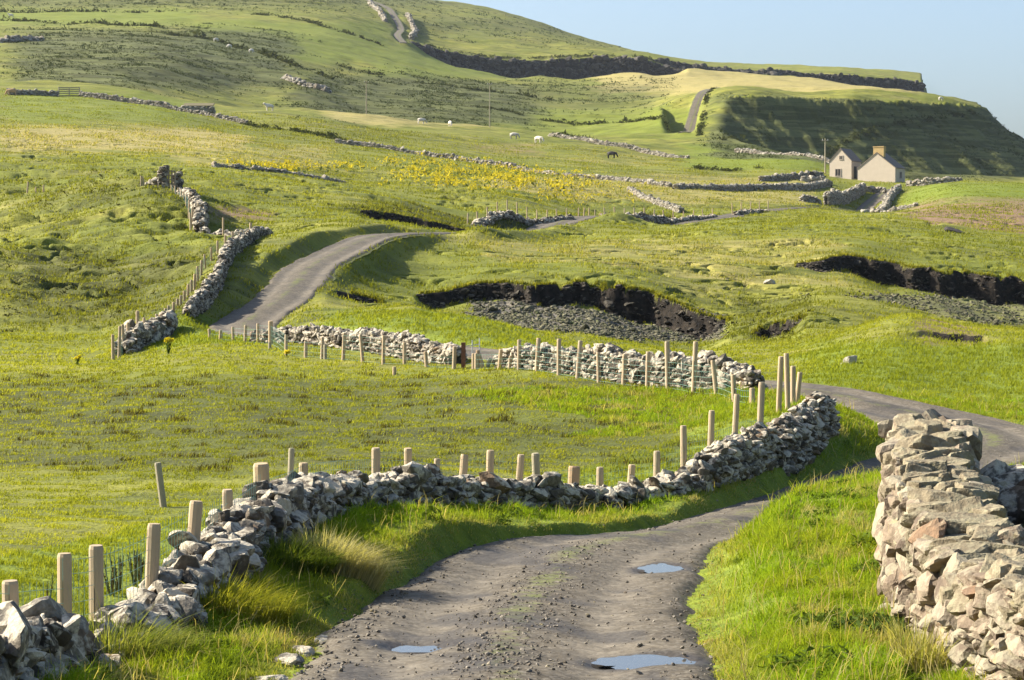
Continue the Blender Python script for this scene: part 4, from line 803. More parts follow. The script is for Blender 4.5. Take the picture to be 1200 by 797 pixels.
# ------------------------------------------------------------------ buildings
M['render'] = m_plain('rough_render', (0.46, 0.385, 0.295), 0.9, 0.12, 1.2); M['slate'] = m_plain('slate_roof', (0.16, 0.13, 0.10), 0.75, 0.35, 3); M['pane'] = m_plain('dark_pane', (0.03, 0.028, 0.028), 0.25, 0.2, 2)
M['frame'] = m_plain('window_frame', (0.36, 0.30, 0.24), 0.7, 0.1); M['chim'] = m_plain('lichen_chimney', (0.40, 0.28, 0.12), 0.9, 0.3, 2.5); M['door'] = m_plain('dark_door', (0.06, 0.055, 0.05), 0.7, 0.2)
def house(name, label, u, v, Y, yaw, w_, l, eave, apex, wins, chimney=None, sink=.6, lean=None):
    x, y = xy(u, Y); z = float(hz(x, y)); root = empty(name, (x, y, z), label, 'house', 'stone houses at the end of the lane', yaw)
    hw = w_ / 2; b = MB(); e, a = eave, apex
    vs = [(-hw, 0, -sink), (hw, 0, -sink), (hw, 0, e), (0, 0, a), (-hw, 0, e), (-hw, l, -sink), (hw, l, -sink), (hw, l, e), (0, l, a), (-hw, l, e)]
    mk('wall', vs, [np.array([[0, 1, 2, 3, 4], [6, 5, 9, 8, 7]]), np.array([[1, 6, 7, 2], [5, 0, 4, 9]])], M['render'], root)
    b = MB(); t = .14; ov = .12; sl = (a - e) / hw
    for s in (-1, 1):
        p = [(0, a), (s * (hw + ov), e - sl * ov)]
        for (q0, q1) in ((-.10, l + .1),):
            vs = [(p[0][0], q0, p[0][1] + .004), (p[1][0], q0, p[1][1] + .004), (p[1][0], q1, p[1][1] + .004), (p[0][0], q1, p[0][1] + .004)]; vs += [(X_, Y_, Z_ + t) for X_, Y_, Z_ in vs]
            b.add(vs, [(0, 3, 2, 1), (4, 5, 6, 7), (0, 1, 5, 4), (1, 2, 6, 5), (2, 3, 7, 6), (3, 0, 4, 7)])
    roof = b.build('roof', M['slate'], root)
    if chimney:
        cx, cy, cw, cl, ch_ = chimney; b = MB(); b.box(cx - cw / 2, cx + cw / 2, cy, cy + cl, a - .7, a + ch_); b.box(cx - cw / 2 - .08, cx + cw / 2 + .08, cy - .08, cy + cl + .08, a + ch_ + .002, a + ch_ + .16); c = b.build('chimney', M['chim'], roof)
    for (face, p, zc, ww, wh, nm) in wins:
        fr = MB(); pa = MB(); d = .05
        def bx(m, x0, x1, z0, z1, d0, d1):
            if face == 'front': m.box(x0, x1, -d1, -d0, z0, z1)
            else: m.box(hw + d0, hw + d1, x0, x1, z0, z1)
        g_ = .1
        bx(fr, p - ww / 2 - g_, p + ww / 2 + g_, zc + wh / 2, zc + wh / 2 + g_, .003, .07); bx(fr, p - ww / 2 - g_, p + ww / 2 + g_, zc - wh / 2 - g_, zc - wh / 2, .003, .10)
        bx(fr, p - ww / 2 - g_, p - ww / 2, zc - wh / 2, zc + wh / 2, .003, .07); bx(fr, p + ww / 2, p + ww / 2 + g_, zc - wh / 2, zc + wh / 2, .003, .07); bx(fr, p - .03, p + .03, zc - wh / 2, zc + wh / 2, .024, .06)
        f_ = fr.build(nm, M['frame'], root); bx(pa, p - ww / 2, p + ww / 2, zc - wh / 2, zc + wh / 2, .003, .02); pa.build('pane', M['pane'], f_)
    return root
house('stone_cottage', 'larger pale rendered cottage with dark roof and yellowish chimney at the top of the lane', 1026, 213, 366, radians(-33), 6.9, 4.2, 2.3, 4.9, [('side', 2.3, 1.15, .8, 1.0, 'window')], (0.25, .25, 1.9, .8, 1.0))
sh = house('stone_shed', 'narrower pale gabled building with one attic window left of the cottage', 984, 213, 370, radians(-33), 4.1, 4.2, 2.9, 5.0, [('front', .1, 3.5, .55, .55, 'window'), ('front', -.45, .95, .95, 1.15, 'window')])
b = MB(); b.box(2.055, 2.09, 1.0, 2.1, -.1, 2.0); b.build('door', M['door'], sh)
# ruined shed far left, yard gable stub
def ruin(u, Y, w_, h, d, label, roof=True):
    x, y = xy(u, Y); z = float(hz(x, y)); r = np.random.default_rng(int(u)); root = empty('ruined_shed', (x, y, z), label, 'ruin')
    n = 150; cs = np.column_stack([r.uniform(-w_ / 2, w_ / 2, n), np.where(r.random(n) < .6, 0, r.uniform(0, d, n)), r.uniform(0, h * .9, n)]); cs[100:, 0] = np.where(r.random(50) < .5, -w_ / 2, w_ / 2)
    V, Fc = stones(cs, np.tile([.42, .34, .26], (n, 1)) * np.exp(r.normal(0, .2, (n, 1))), r.normal(0, .2, n), r.normal(0, .15, (n, 2)), 1, r); mk('wall', V, Fc, M['stone_far'], root)
    b = MB()
    if roof: b.add([(-w_ / 2 - .2, -.2, h), (w_ / 2 + .2, -.2, h), (w_ / 2 + .2, d + .2, h + .7), (-w_ / 2 - .2, d + .2, h + .7), (-w_ / 2 - .2, -.2, h + .2), (w_ / 2 + .2, -.2, h + .2), (w_ / 2 + .2, d + .2, h + .9), (-w_ / 2 - .2, d + .2, h + .9)], [(0, 3, 2, 1), (4, 5, 6, 7), (0, 1, 5, 4), (1, 2, 6, 5), (2, 3, 7, 6), (3, 0, 4, 7)]); b.build('roof', m_plain('turf_roof', (0.12, 0.10, 0.045), .95, .4, 2), root)
    else: b.add([(-w_ / 2, .1, 0), (w_ / 2, .1, 0), (w_ / 2, .7, 0), (-w_ / 2, .7, 0), (-w_ * .15, .2, h + .9), (0, .2, h + .9), (0, .6, h + .9), (-w_ * .15, .6, h + .9)], [(0, 3, 2, 1), (4, 5, 6, 7), (0, 1, 5, 4), (1, 2, 6, 5), (2, 3, 7, 6), (3, 0, 4, 7)]); b.build('gable_stub', M['core'], root)
ruin(233, 412, 5.4, 1.2, 2.6, 'low ruined stone shed with turf roof below the bracken slope'); ruin(952, 352, 3.0, .9, 1.2, 'dark broken gable stub in the yard left of the shed', False)
# utility poles
def upole(u, Y, h, label):
    x, y = xy(u, Y); z = float(hz(x, y)); root = empty('utility_pole', (x, y, z), label, 'utility pole', 'utility poles')
    b = MB(); b.tube((0, 0, -.3), (0, 0, h), .13, .09, 10); b.build('pole', M['oldpost'], root)
    b = MB(); b.box(-.55, .55, -.05, .05, h - .45, h - .33); b.build('crossarm', M['oldpost'], root)
    for s in (-.45, .45): b = MB(); b.tube((s, 0, h - .33), (s, 0, h - .1), .06, .04, 8); b.build('insulator', M['galv'], root)
upole(430, 482, 7.6, 'utility pole on the crest left of the grazing cattle'); upole(574, 470, 9.8, 'tall utility pole on the crest above the two white cows'); upole(966, 376, 6.2, 'thin utility pole just left of the small shed')

# ------------------------------------------------------------------ cattle and sheep
def animal(name, label, u, Y, face, coat, scale=1.0, graze=True, group='cattle grazing on the hill', sheep=False):
    x, y = xy(u, Y); z = float(hz(x, y)); L = 1.0
    if sheep: J = [(0, 0, .62, .24), (.38, 0, .64, .25), (.62, 0, .66, .21), (.76, 0, .62 if graze else .80, .12), (.88, 0, .30 if graze else .92, .09), (.97, 0, .16 if graze else .86, .055)]; hip, leg, kn, lr, w_ = .60, (0, .55), .32, .05, .13; tail = [(-.12, 0, .60, .10), (-.2, 0, .42, .05)]
    else: J = [(0, 0, 1.12, .33), (.55, 0, 1.08, .36), (1.1, 0, 1.12, .33), (1.42, 0, 1.05 if graze else 1.32, .20), (1.68, 0, .62 if graze else 1.50, .16), (1.86, 0, .24 if graze else 1.36, .10)]; hip, leg, kn, lr, w_ = .95, (0, 1.05), .5, .085, .20; tail = [(-.27, 0, 1.16, .05), (-.36, 0, .6, .035)]
    vs = [j[:3] for j in J]; rs = [j[3] for j in J]; es = [(k, k + 1) for k in range(len(J) - 1)]
    for q, root_i in ((0, 0), (1, 2)):
        for s in (-1, 1):
            i = len(vs); px = leg[q]; bk = -.10 if q == 0 else .02
            vs += [(px + (.02), s * w_, hip * .82), (px + bk * L, s * w_, kn), (px + bk * .4, s * w_, .04)]; rs += [lr * 1.9, lr, lr * .85]; es += [(root_i, i), (i, i + 1), (i + 1, i + 2)]
    i = len(vs); vs += [t_[:3] for t_ in tail]; rs += [t_[3] for t_ in tail]; es += [(0, i), (i, i + 1)]
    hd = 4
    for s in (-1, 1): i = len(vs); p = J[hd]; vs.append((p[0] - .10, s * (.24 if not sheep else .15), p[2] + .12)); rs.append(.05 if not sheep else .03); es.append((hd, i))
    me = bpy.data.meshes.new(name); me.from_pydata(vs, es, []); me.materials.append(coat); o = bpy.data.objects.new(name, me); C.objects.link(o)
    md = o.modifiers.new('skin', 'SKIN'); sv = me.skin_vertices[0].data
    for k, rr in enumerate(rs): sv[k].radius = (rr, rr * (1.15 if k < 3 else 1))
    sv[0].use_root = True
    o.modifiers.new('sub', 'SUBSURF').levels = 2; o.modifiers['sub'].render_levels = 2
    o.location = (x, y, z - .02); o.rotation_euler = (0, 0, face); o.scale = (scale,) * 3; tag(o, label, 'sheep' if sheep else 'cow', group); return o
WC = m_plain('cream_hide', (0.62, 0.55, 0.44), .9, .15, 2); BC = m_plain('black_hide', (0.02, 0.016, 0.014), .7, .3, 2); TC = m_plain('tan_hide', (0.42, 0.27, 0.14), .9, .2, 2); FL = m_plain('fleece', (0.62, 0.57, 0.48), 1.0, .15, 6)
animal('cow', 'tan cow grazing at the left end of the far wall near the left edge', 20, 390, radians(185), TC)
animal('cow', 'white cow standing alone in the meadow right of the ruined shed', 320, 442, radians(200), WC, 1.05, False)
animal('cow', 'leftmost cream cow of the four pale ones on the crest field, grazing', 491, 466, radians(15), WC)
animal('cow', 'cream cow seen end-on, just left of the tall utility pole', 527, 470, radians(-75), WC, 1.0)
animal('cow', 'grey-white cow grazing right below the tall utility pole', 599, 436, radians(-15), m_plain('grey_hide', (0.42, 0.38, 0.32), .9, .25, 3))
animal('cow', 'white cow facing right, to the right of the grey-white one', 628, 432, radians(-35), WC, 1.05)
animal('cow', 'black cow grazing alone on the right of the crest field', 713, 400, radians(-20), BC, 1.0)
animal('cow', 'pale cow at the very top left corner of the hillside', 18, 830, radians(180), WC, 1.15, False)
for k, (u, Y, f, lb) in enumerate(((253, 690, 20, 'leftmost pale sheep in the line on the bracken slope'), (272, 672, 170, 'middle pale sheep in the line on the bracken slope'), (294, 660, -10, 'rightmost pale sheep in the line on the bracken slope'), (1099, 597, 10, 'tiny white sheep on the skyline of the right hill'))):
    animal('sheep', lb, u, Y, radians(f), FL, 1.5 if k < 3 else 1.3, True, 'sheep on the far slopes', True)
# boulders
def boulder(u, Y, s, label, mat='stone', seed=1, sq=(1, .8, .6)):
    x, y = xy(u, Y); z = float(hz(x, y)); r = np.random.default_rng(seed); V, Fc = stones(np.zeros((1, 3)), np.array([[s * sq[0], s * sq[1], s * sq[2]]]), np.array([r.uniform(0, 6)]), r.normal(0, .15, (1, 2)), 3, r, rough=.08)
    o = mk('boulder', V, Fc, M[mat]); o.location = (x, y, z + s * .15); tag(o, label, 'boulder')
boulder(996, 59, .26, 'pale flat stone lying in the green bank beyond the track bend', 'stone_far', 3); boulder(1118, 172, .55, 'dark grey boulder heap at the foot of the reddish field', 'core', 4, (1.4, .8, .55))
boulder(1012, 262, .8, 'pale stone at the edge of the field below the lane', 'stone_far', 5); boulder(903, 110, .3, 'small pale stone on the grass terrace above the second cut', 'stone_far', 6)
# ------------------------------------------------------------------ grass and plants
def blades(name, X, Y, h, w_, lean, col, mat, label=None, cat=None, zoff=None, kind='stuff', org=None, parent=None, z=None):
    n = len(X); yaw = rng.uniform(0, np.pi, n); z = hz(X, Y) - .015 if z is None else z
    cx, cy = np.cos(yaw) * w_ / 2, np.sin(yaw) * w_ / 2; lx, ly = lean
    V = np.empty((n, 5, 3), np.float32)
    V[:, 0] = np.column_stack([X - cx, Y - cy, z]); V[:, 1] = np.column_stack([X + cx, Y + cy, z])
    mx, my = X + lx * h * .32, Y + ly * h * .32
    V[:, 2] = np.column_stack([mx - cx * .8, my - cy * .8, z + h * .58]); V[:, 3] = np.column_stack([mx + cx * .8, my + cy * .8, z + h * .58])
    ln = np.hypot(lx, ly); V[:, 4] = np.column_stack([X + lx * h, Y + ly * h, z + h * np.clip(1.05 - .35 * ln, .3, 1)])
    if org is not None: V -= np.asarray(org, np.float32)
    Fc = (np.array([[0, 1, 3], [0, 3, 2], [2, 3, 4]])[None] + (np.arange(n) * 5)[:, None, None]).reshape(-1, 3)
    cc = np.concatenate([col, np.ones((n, 1))], 1); cc = np.repeat(cc, 5, 0)
    o = mk(name, V.reshape(-1, 3), Fc, mat, parent, False, {'col': cc})
    if parent is None: tag(o, label, cat, None, kind)
    return o
def pick(n, y0, y1, u0=-40, u1=1240, p=1.0):
    Y = np.exp(rng.uniform(0, 1, n) ** p * math.log(y1 / y0)) * y0; u = rng.uniform(u0, u1, n); return u, (u - 600) / F * Y, Y
def lerp(a, b, t): return np.asarray(a)[None] * (1 - t[:, None]) + np.asarray(b)[None] * t[:, None]
# distance to near walls, to keep blades out of the stones
def dist_path(X, Y, path):
    p, _ = walk(path, .5); d = np.full(len(X), 1e9)
    for q in p: d = np.minimum(d, (X - q[0]) ** 2 + (Y - q[1]) ** 2)
    return np.sqrt(d)
BIGP = [(1087, 21.4, 1), (1090, 19.4, 1), (1102, 17.2, 1), (1117, 15.9, 1), (1149, 14.6, 1), (1240, 12.9, 1), (1325, 11.8, 1)]
# 1. long verge grass
u, X, Y = pick(1020000, 11.5, 50, -60, 1400)
d = gmask(DR, X, Y); sdv = gmask(SIDE, X, Y); dn = dist_path(X, Y, NEARW); db = dist_path(X, Y, BIGP)
wallY = np.interp(u, [a[0] for a in NEARW], [a[1] for a in NEARW]); left = sdv < 0
edge = -0.02 + 0.18 * fbm(X / .5, Y / .7, 3, 51) + .20 * fbm(X / 2, Y / 2.2, 2, 52)
ok = (d > edge) & (dn > .26) & (db > .36) & (d < 6)
ok &= np.where(left & (Y < 41) & (u < 975), (Y < wallY + .1), True)
bare = sstep(.25, .55, fbm(X / 1.1, Y / 1.6, 2, 53) + np.where(d < .6, .25, 0)); ok &= rng.random(len(X)) > bare * .75
u, X, Y, d, left, dn = (a[ok] for a in (u, X, Y, d, left, dn)); n = len(X)
cl = fbm(X / .45, Y / .45, 3, 55); big = fbm(X / 1.6, Y / 2.2, 2, 57)
h = np.clip(.06 + .085 * cl + .04 * big + .05 * perlin(X / .22, Y / .22, 56), .02, .20) * sstep(-.05, .5, d) * np.interp(Y, [12, 30, 50], [1, 1.0, .9]) + .02
h *= np.exp(rng.normal(0, .25, n)); h = np.where(left, h * 1.08, h)
tall = (rng.random(n) < .008) & (d > .25); h = np.where(tall, rng.uniform(.18, .36, n), h)
t = np.clip(.45 + .5 * cl + rng.normal(0, .22, n), 0, 1); col = lerp((.11, .195, .011), (.27, .385, .022), t)
yl = np.clip(.5 + .9 * big + rng.normal(0, .15, n), 0, 1); col = col * (1 - .45 * yl[:, None]) + np.array([.36, .35, .035]) * .45 * yl[:, None]
dr = np.clip(sstep(.25, .6, fbm(X / .8, Y / 1.4, 3, 59)) * .8 + sstep(.6, .1, d) * .7, 0, 1) * (rng.random(n) < .75); dr = np.where(tall, 1.0, dr); col = col * (1 - dr[:, None]) + lerp((.34, .28, .09), (.50, .42, .19), rng.random(n)) * dr[:, None]
wind = .25; lean = (wind * .4 + rng.normal(0, .55, n) + .35 * perlin(X / .7, Y / .7, 61), -.05 + rng.normal(0, .55, n) + .35 * perlin(X / .7, Y / .7, 63))
blades('verge_grass', X, Y, h, np.interp(Y, [12, 20, 30, 50], [.006, .0075, .010, .016]), lean, col, M['leaf'], 'long bright green grass with yellow patches on the verges of the near track', 'grass')
# 2. short tussocky pasture behind the winding wall and across the valley
u, X, Y = pick(900000, 13, 80, -90, 1320, p=.92)
d = gmask(DR, X, Y); wallY = np.interp(u, [a[0] for a in NEARW], [a[1] for a in NEARW]); dn = dist_path(X, Y, NEARW)
ok = (d > .15) & np.where((u < 975) & (Y < 40.5), Y > wallY + .15, Y > 40.5) & (dn > .22)
tu = fbm(X / .55, Y / .55, 3, 65); ok &= rng.random(len(X)) < np.clip(.5 + 1.2 * tu, .08, 1)
u, X, Y, tu = (a[ok] for a in (u, X, Y, tu)); n = len(X); hm = gmask(HEATH_SHADE, X, Y); lu = gmask(LUSH, X, Y); ru = fbm(X / 1.1, Y / .9, 3, 67); rush = sstep(.28, .5, ru) * np.clip(.1 + hm * 2.2, 0, 1)
h = np.interp(Y, [14, 40, 80], [.024, .044, .072]) * (1 + .8 * tu + .7 * lu + 1.0 * rush) * np.exp(rng.normal(0, .25, n)); h = np.maximum(h, .02)
bigc = fbm(X / 5, Y / 7, 2, 69); t = np.clip(.5 + .5 * bigc + rng.normal(0, .25, n), 0, 1); col = lerp((.195, .215, .021), (.36, .365, .044), t)
col = col * (1 - .5 * lu[:, None]) + np.array([.16, .21, .018]) * .5 * lu[:, None]
k = (np.clip(.25 * hm + .9 * rush, 0, 1) * (rng.random(n) < .8))[:, None]; col = col * (1 - k) + lerp((.055, .050, .018), (.115, .10, .028), rng.random(n)) * k
lean = (.25 + rng.normal(0, .45, n), rng.normal(0, .45, n))
blades('pasture_grass', X, Y, h, np.interp(Y, [14, 30, 50, 80], [.007, .0125, .019, .034]), lean, col, M['leaf'], 'short tussocky yellow-green pasture between the winding wall and the stream', 'grass')
# 3. rough grass tussocks on the hillsides further up
u, X, Y = pick(620000, 76, 430, p=.9); d = gmask(DR, X, Y); hm = gmask(HEATH_SHADE, X, Y); so_l = gmask(SOIL, X, Y); sh_ = gmask(SHING, X, Y)
tu = np.where(Y < 170, fbm(X / 2.6, Y / 2.0, 3, 71), fbm(X / 6.5, Y / 5.0, 3, 72)); ok = (d > -.05 + .22 * fbm(X / 1.1, Y / 1.1, 2, 97)) & (so_l < .5) & (sh_ < .4) & (rng.random(len(X)) < np.clip(.35 + .9 * tu + .4 * hm, .05, 1))
u, X, Y, tu, hm = (a[ok] for a in (u, X, Y, tu, hm)); n = len(X)
h = np.interp(Y, [76, 150, 430], [.09, .13, .22]) * (1 + .7 * tu + .7 * hm) * np.exp(rng.normal(0, .3, n)); dy = gmask(DRY, X, Y); lu = gmask(LUSH, X, Y); h = np.maximum(h * (1 - .5 * lu), .05)
t = np.clip(.5 + .5 * fbm(X / 14, Y / 18, 2, 73) + rng.normal(0, .25, n), 0, 1); col = lerp((.145, .165, .018), (.29, .29, .042), t)
k = (np.clip(hm * .9, 0, 1) * (rng.random(n) < .75))[:, None]; col = col * (1 - k) + lerp((.045, .052, .014), (.12, .125, .028), rng.random(n)) * k
k = (dy * (rng.random(n) < .6))[:, None]; col = col * (1 - k) + np.array([.40, .33, .13]) * k; k = (.6 * lu)[:, None]; col = col * (1 - k) + np.array([.16, .21, .02]) * k
blades('hillside_grass', X, Y, h, np.interp(Y, [76, 150, 430], [.035, .06, .13]), (.25 + rng.normal(0, .45, n), rng.normal(0, .45, n)), col, M['leaf'], 'rough grass tussocks over the middle hillside', 'grass')
# grass lips hanging over the edges of the cuttings
u, X, Y = pick(900000, 84, 160, 360, 1240); ok = (gmask(SOIL, X, Y) < .5) & (gmask(DR, X, Y) > 1.2) & ((gmask(SOIL, X, Y - .30) > .5) | (gmask(SOIL, X - .25, Y - .2) > .5)); X, Y = X[ok], Y[ok]; n = len(X)
blades('edge_grass', X, Y, .17 * np.exp(rng.normal(0, .35, n)), np.full(n, .05), (rng.normal(.1, .45, n), -.5 + rng.normal(0, .4, n)), lerp((.12, .13, .016), (.30, .28, .04), rng.random(n)), M['leaf'], 'grass hanging over the brink of the stream cuttings', 'grass')
# 4. bracken and scrub: leafy clumps
def clumps(name, X, Y, size, n_leaf, c0, c1, label=None, cat=None, kind='stuff', parent=None, org=None, flat=.7, leaf=.34):
    m = len(X); z = hz(X, Y); D = rng.normal(size=(m, n_leaf, 3)); D /= np.linalg.norm(D, axis=2)[..., None]; D[..., 2] = np.abs(D[..., 2]) * flat; rad = rng.uniform(.45, 1, (m, n_leaf, 1))
    P = np.stack([X, Y, z], -1)[:, None] + D * rad * size[:, None, None]; a = rng.normal(size=P.shape); b_ = rng.normal(size=P.shape); s_ = size[:, None, None] * leaf
    V = np.stack([P + a * s_ * .5, P + b_ * s_ * .5, P - (a + b_) * s_ * .4], 2); N = m * n_leaf
    if org is not None: V = V - np.asarray(org)
    cc = lerp(c0, c1, np.clip(rng.normal(.5, .25, N), 0, 1)); cc = np.repeat(np.concatenate([cc, np.ones((N, 1))], 1), 3, 0)
    o = mk(name, V.reshape(-1, 3), np.arange(N * 3).reshape(-1, 3), M['leaf2'], parent, False, {'col': cc})
    if parent is None: tag(o, label, cat, None, kind)
    return o
u, X, Y = pick(200000, 420, 1300); hm = gmask(HEATH_SHADE, X, Y); drp = gmask(drop, X, Y); nz = fbm(X / 16, Y / 14, 3, 75)
ok = (rng.random(len(X)) < np.clip(hm * 1.1 * (.35 + 1.1 * nz), 0, 1)) & (drp < .9) & (gmask(DR, X, Y) > 1); X, Y = X[ok], Y[ok]
clumps('bracken', X, Y, np.interp(Y, [420, 1000], [.38, .9]) * np.exp(rng.normal(0, .3, len(X))), 7, (.020, .030, .009), (.065, .08, .020), 'dark bracken and scrub patches on the far slopes', 'bracken')
u, X, Y = pick(60000, 78, 330); hm = gmask(HEATH_SHADE, X, Y); ok = (rng.random(len(X)) < hm * np.clip(.3 + 1.2 * fbm(X / 3.5, Y / 3, 3, 93), 0, 1)) & (gmask(DR, X, Y) > .6); X, Y = X[ok], Y[ok]
clumps('heather', X, Y, np.interp(Y, [78, 330], [.11, .30]) * np.exp(rng.normal(0, .35, len(X))), 7, (.028, .030, .010), (.085, .082, .026), 'low dark heather and rush clumps on the hummocky slopes', 'heather', leaf=.42)
# scrub lines along far field boundaries
def hedge(pts, size, label, c0=(.03, .036, .012), c1=(.075, .085, .022), dens=1.3):
    p = catmull(xy([a[0] for a in pts], [a[1] for a in pts]), size); n = int(len(p) * dens * 2); i = rng.integers(0, len(p), n); X = p[i, 0] + rng.normal(0, size * .5, n); Y = p[i, 1] + rng.normal(0, size * .5, n)
    nz = fbm(X / (size * 7), Y / (size * 7), 2, 81); k = nz > -.35; X, Y = X[k], Y[k]; org = np.array([p[0, 0], p[0, 1], float(hz(p[0, 0], p[0, 1]))])
    o = clumps('hedge_bank', X, Y, size * np.exp(rng.normal(0, .3, len(X))), 10, c0, c1, kind=None, org=org); o.location = org; tag(o, label, 'hedge bank', 'scrubby field boundaries on the hill')
hedge([(288, 380), (330, 372), (370, 362), (402, 345)], .75, 'dark scrubby bank continuing the far wall from the wide field gate')
hedge([(-10, 800), (60, 790), (130, 770), (200, 745)], 1.5, 'dark boundary bank high on the left hillside')
hedge([(150, 690), (210, 700), (270, 690), (330, 650), (390, 630)], 1.4, 'dark boundary bank above the sheep on the bracken slope')
hedge([(-10, 880), (110, 885), (190, 900)], 1.5, 'uppermost dark boundary bank near the top left corner')
hedge([(400, 700), (480, 690), (560, 680), (640, 670)], 1.3, 'thin dark bank across the green slope below the long cliff')
hedge([(300, 900), (380, 860), (450, 840)], 1.5, 'dark bank left of the mountain track')
hedge([(560, 600), (640, 585), (720, 570), (790, 545)], 1.0, 'thin dark bank crossing the green slope above the crest wall')
hedge([(818, 505), (826, 540), (829, 570), (836, 590)], .6, 'dark hedge bank on the right of the hillside track')
hedge([(812, 372), (850, 378), (890, 384)], .7, 'low scrubby bank in the green field above the long low wall')
hedge([(660, 458), (675, 456), (690, 452)], 1.3, 'dark scrub mound on the crest beside the far wall', dens=9)
hedge([(845, 492), (900, 508), (1000, 545), (1100, 583), (1142, 602)], .8, 'scrub fringe along the brow of the right hill')
hedge([(500, 945), (560, 957), (620, 969), (700, 985), (765, 997)], 1.4, 'scrub fringe along the top of the long dark cliff')
# 5. yellow ragwort meadow
u, X, Y = pick(14000, 205, 345, 250, 800); PVs = HV - hz(X, Y) * F / Y
den = sstep(420, 470, u) * sstep(760, 640, u) * np.exp(-((PVs - np.interp(u, [420, 500, 600, 700], [197, 205, 214, 228])) / np.interp(u, [420, 600, 760], [10, 16, 14])) ** 2) + 1.6 * sstep(258, 275, u) * sstep(450, 405, u) * np.exp(-((PVs - np.interp(u, [260, 420], [201, 199])) / 3.6) ** 2)
nz = .4 + 1.7 * fbm(X / 5, Y / 6, 3, 83); ok = rng.random(len(X)) < np.clip(den * nz, 0, 1) * .42; X, Y = X[ok], Y[ok]; n = len(X); z = hz(X, Y)
P = np.stack([X, Y, z + rng.uniform(.45, .75, n)], -1); m = 9; Q = np.repeat(P, m, 0) + rng.normal(0, 1, (n * m, 3)) * np.array([.24, .24, .16]); a = rng.normal(0, .085, Q.shape); b_ = rng.normal(0, .085, Q.shape)
V = np.stack([Q + a, Q + b_, Q - a - b_], 1); cc = lerp((.46, .37, .015), (.74, .60, .05), rng.random(n * m)); isg = rng.random(n * m) < .35; cc[isg] = (.10, .13, .02); V[isg, :, 2] -= .3
o = mk('ragwort', V.reshape(-1, 3), np.arange(n * m * 3).reshape(-1, 3), M['leaf2'], None, False, {'col': np.repeat(np.concatenate([cc, np.ones((n * m, 1))], 1), 3, 0)}); tag(o, 'field of yellow flowering ragwort below the far pale wall', 'ragwort', None, 'stuff')
# single plants
def plant(name, label, cat, u, Y, h, stems, leafc, flower=None, fr=.05, nleaf=40, lw=.05, spread=.16, fsz=.02):
    x, y = xy(u, Y); z = float(hz(x, y)); root = empty(name, (x, y, z), label, cat)
    b = MB(); tips = []
    for k in range(stems):
        a = rng.uniform(0, 6.28); r_ = rng.uniform(0, spread) if stems > 1 else 0; hh = h * rng.uniform(.7, 1); e = (math.cos(a) * r_, math.sin(a) * r_, hh); b.tube((e[0] * .2, e[1] * .2, 0), e, .006 + h * .003, .004, 5); tips.append(e)
    b.build('stem', M['oldpost'] if leafc is None else m_plain('plant_stem', (0.12, 0.14, 0.04)), root)
    if leafc is not None:
        n = nleaf; k = rng.integers(0, stems, n); tz = rng.uniform(.02, .8, n); T = np.array(tips)[k]; base = T * np.column_stack([.2 + .8 * tz, .2 + .8 * tz, tz]); a = rng.uniform(0, 6.28, n); ln = lw * rng.uniform(1.5, 3, n)
        blades('leaves', x + base[:, 0], y + base[:, 1], ln, np.full(n, lw), (np.cos(a) * .9, np.sin(a) * .9), lerp(leafc[0], leafc[1], rng.random(n)), M['leaf2'], None, None, None, None, (x, y, z), root, z + base[:, 2])
    if flower is not None:
        for t_ in tips:
            m = 60; D = rng.normal(size=(m, 3)); D /= np.linalg.norm(D, axis=1)[:, None]; Q = np.array(t_) + D * fr * np.array([1, 1, .45]); a = rng.normal(0, fsz, Q.shape); b_ = rng.normal(0, fsz, Q.shape)
            V = np.stack([Q + a, Q + b_, Q - a - b_], 1); cc = np.repeat(np.concatenate([lerp(flower[0], flower[1], rng.random(m)), np.ones((m, 1))], 1), 3, 0)
            mk('flower_head', V.reshape(-1, 3), np.arange(m * 3).reshape(-1, 3), M['leaf2'], root, False, {'col': cc})
    return root
GL = ((.05, .09, .015), (.13, .18, .03)); YF = ((.60, .48, .02), (.85, .72, .06))
plant('ragwort_plant', 'single yellow ragwort plant near the shaded wall stub in the left field', 'wildflower', 196.5, 66.5, .50, 5, GL, YF, .065, 60, .05, .15, .025)
plant('ragwort_plant', 'small yellow ragwort plant further left in the field', 'wildflower', 90, 65, .30, 3, GL, YF, .04, 24, .04, .08, .02)
plant('ragwort_plant', 'tiny yellow ragwort at the foot of a fence post before the sunlit wall', 'wildflower', 335, 64, .18, 2, GL, YF, .06, 16, .04, .08, .03)
plant('hogweed', 'hogweed with a white umbel standing on the verge by the track bend', 'wildflower', 928, 31, .36, 3, GL, ((.55, .58, .42), (.8, .82, .68)), .075, 30, .04, .25, .018)
plant('hogweed', 'thin dry hogweed stalks right of the white umbel by the bend', 'wildflower', 944, 31.3, .42, 4, GL, ((.30, .30, .14), (.45, .42, .22)), .03, 14, .03, .16, .012)
DK = ((.05, .025, .012), (.13, .06, .03))
for k, (u, Y, h, lb) in enumerate(((52, 15.9, .36, 'brown seeding dock between the first and second near fence posts'), (128, 17.6, .30, 'dark dead dock stalks just right of the third near fence post'), (137, 17.8, .36, 'tall dark dock stalks between the third and fourth near fence posts'), (156, 18.3, .34, 'dark dock stalks just left of the fourth near fence post'), (162, 18.5, .28, 'thin dark dock stalk touching the fourth near fence post'))):
    p_ = plant('dock_plant', lb, 'weed', u, Y, h, 7 if 100 < u else 3, DK, None, .03, 90 if u > 100 else 60, .014, .09); tag(p_, group='dead docks behind the near fence')
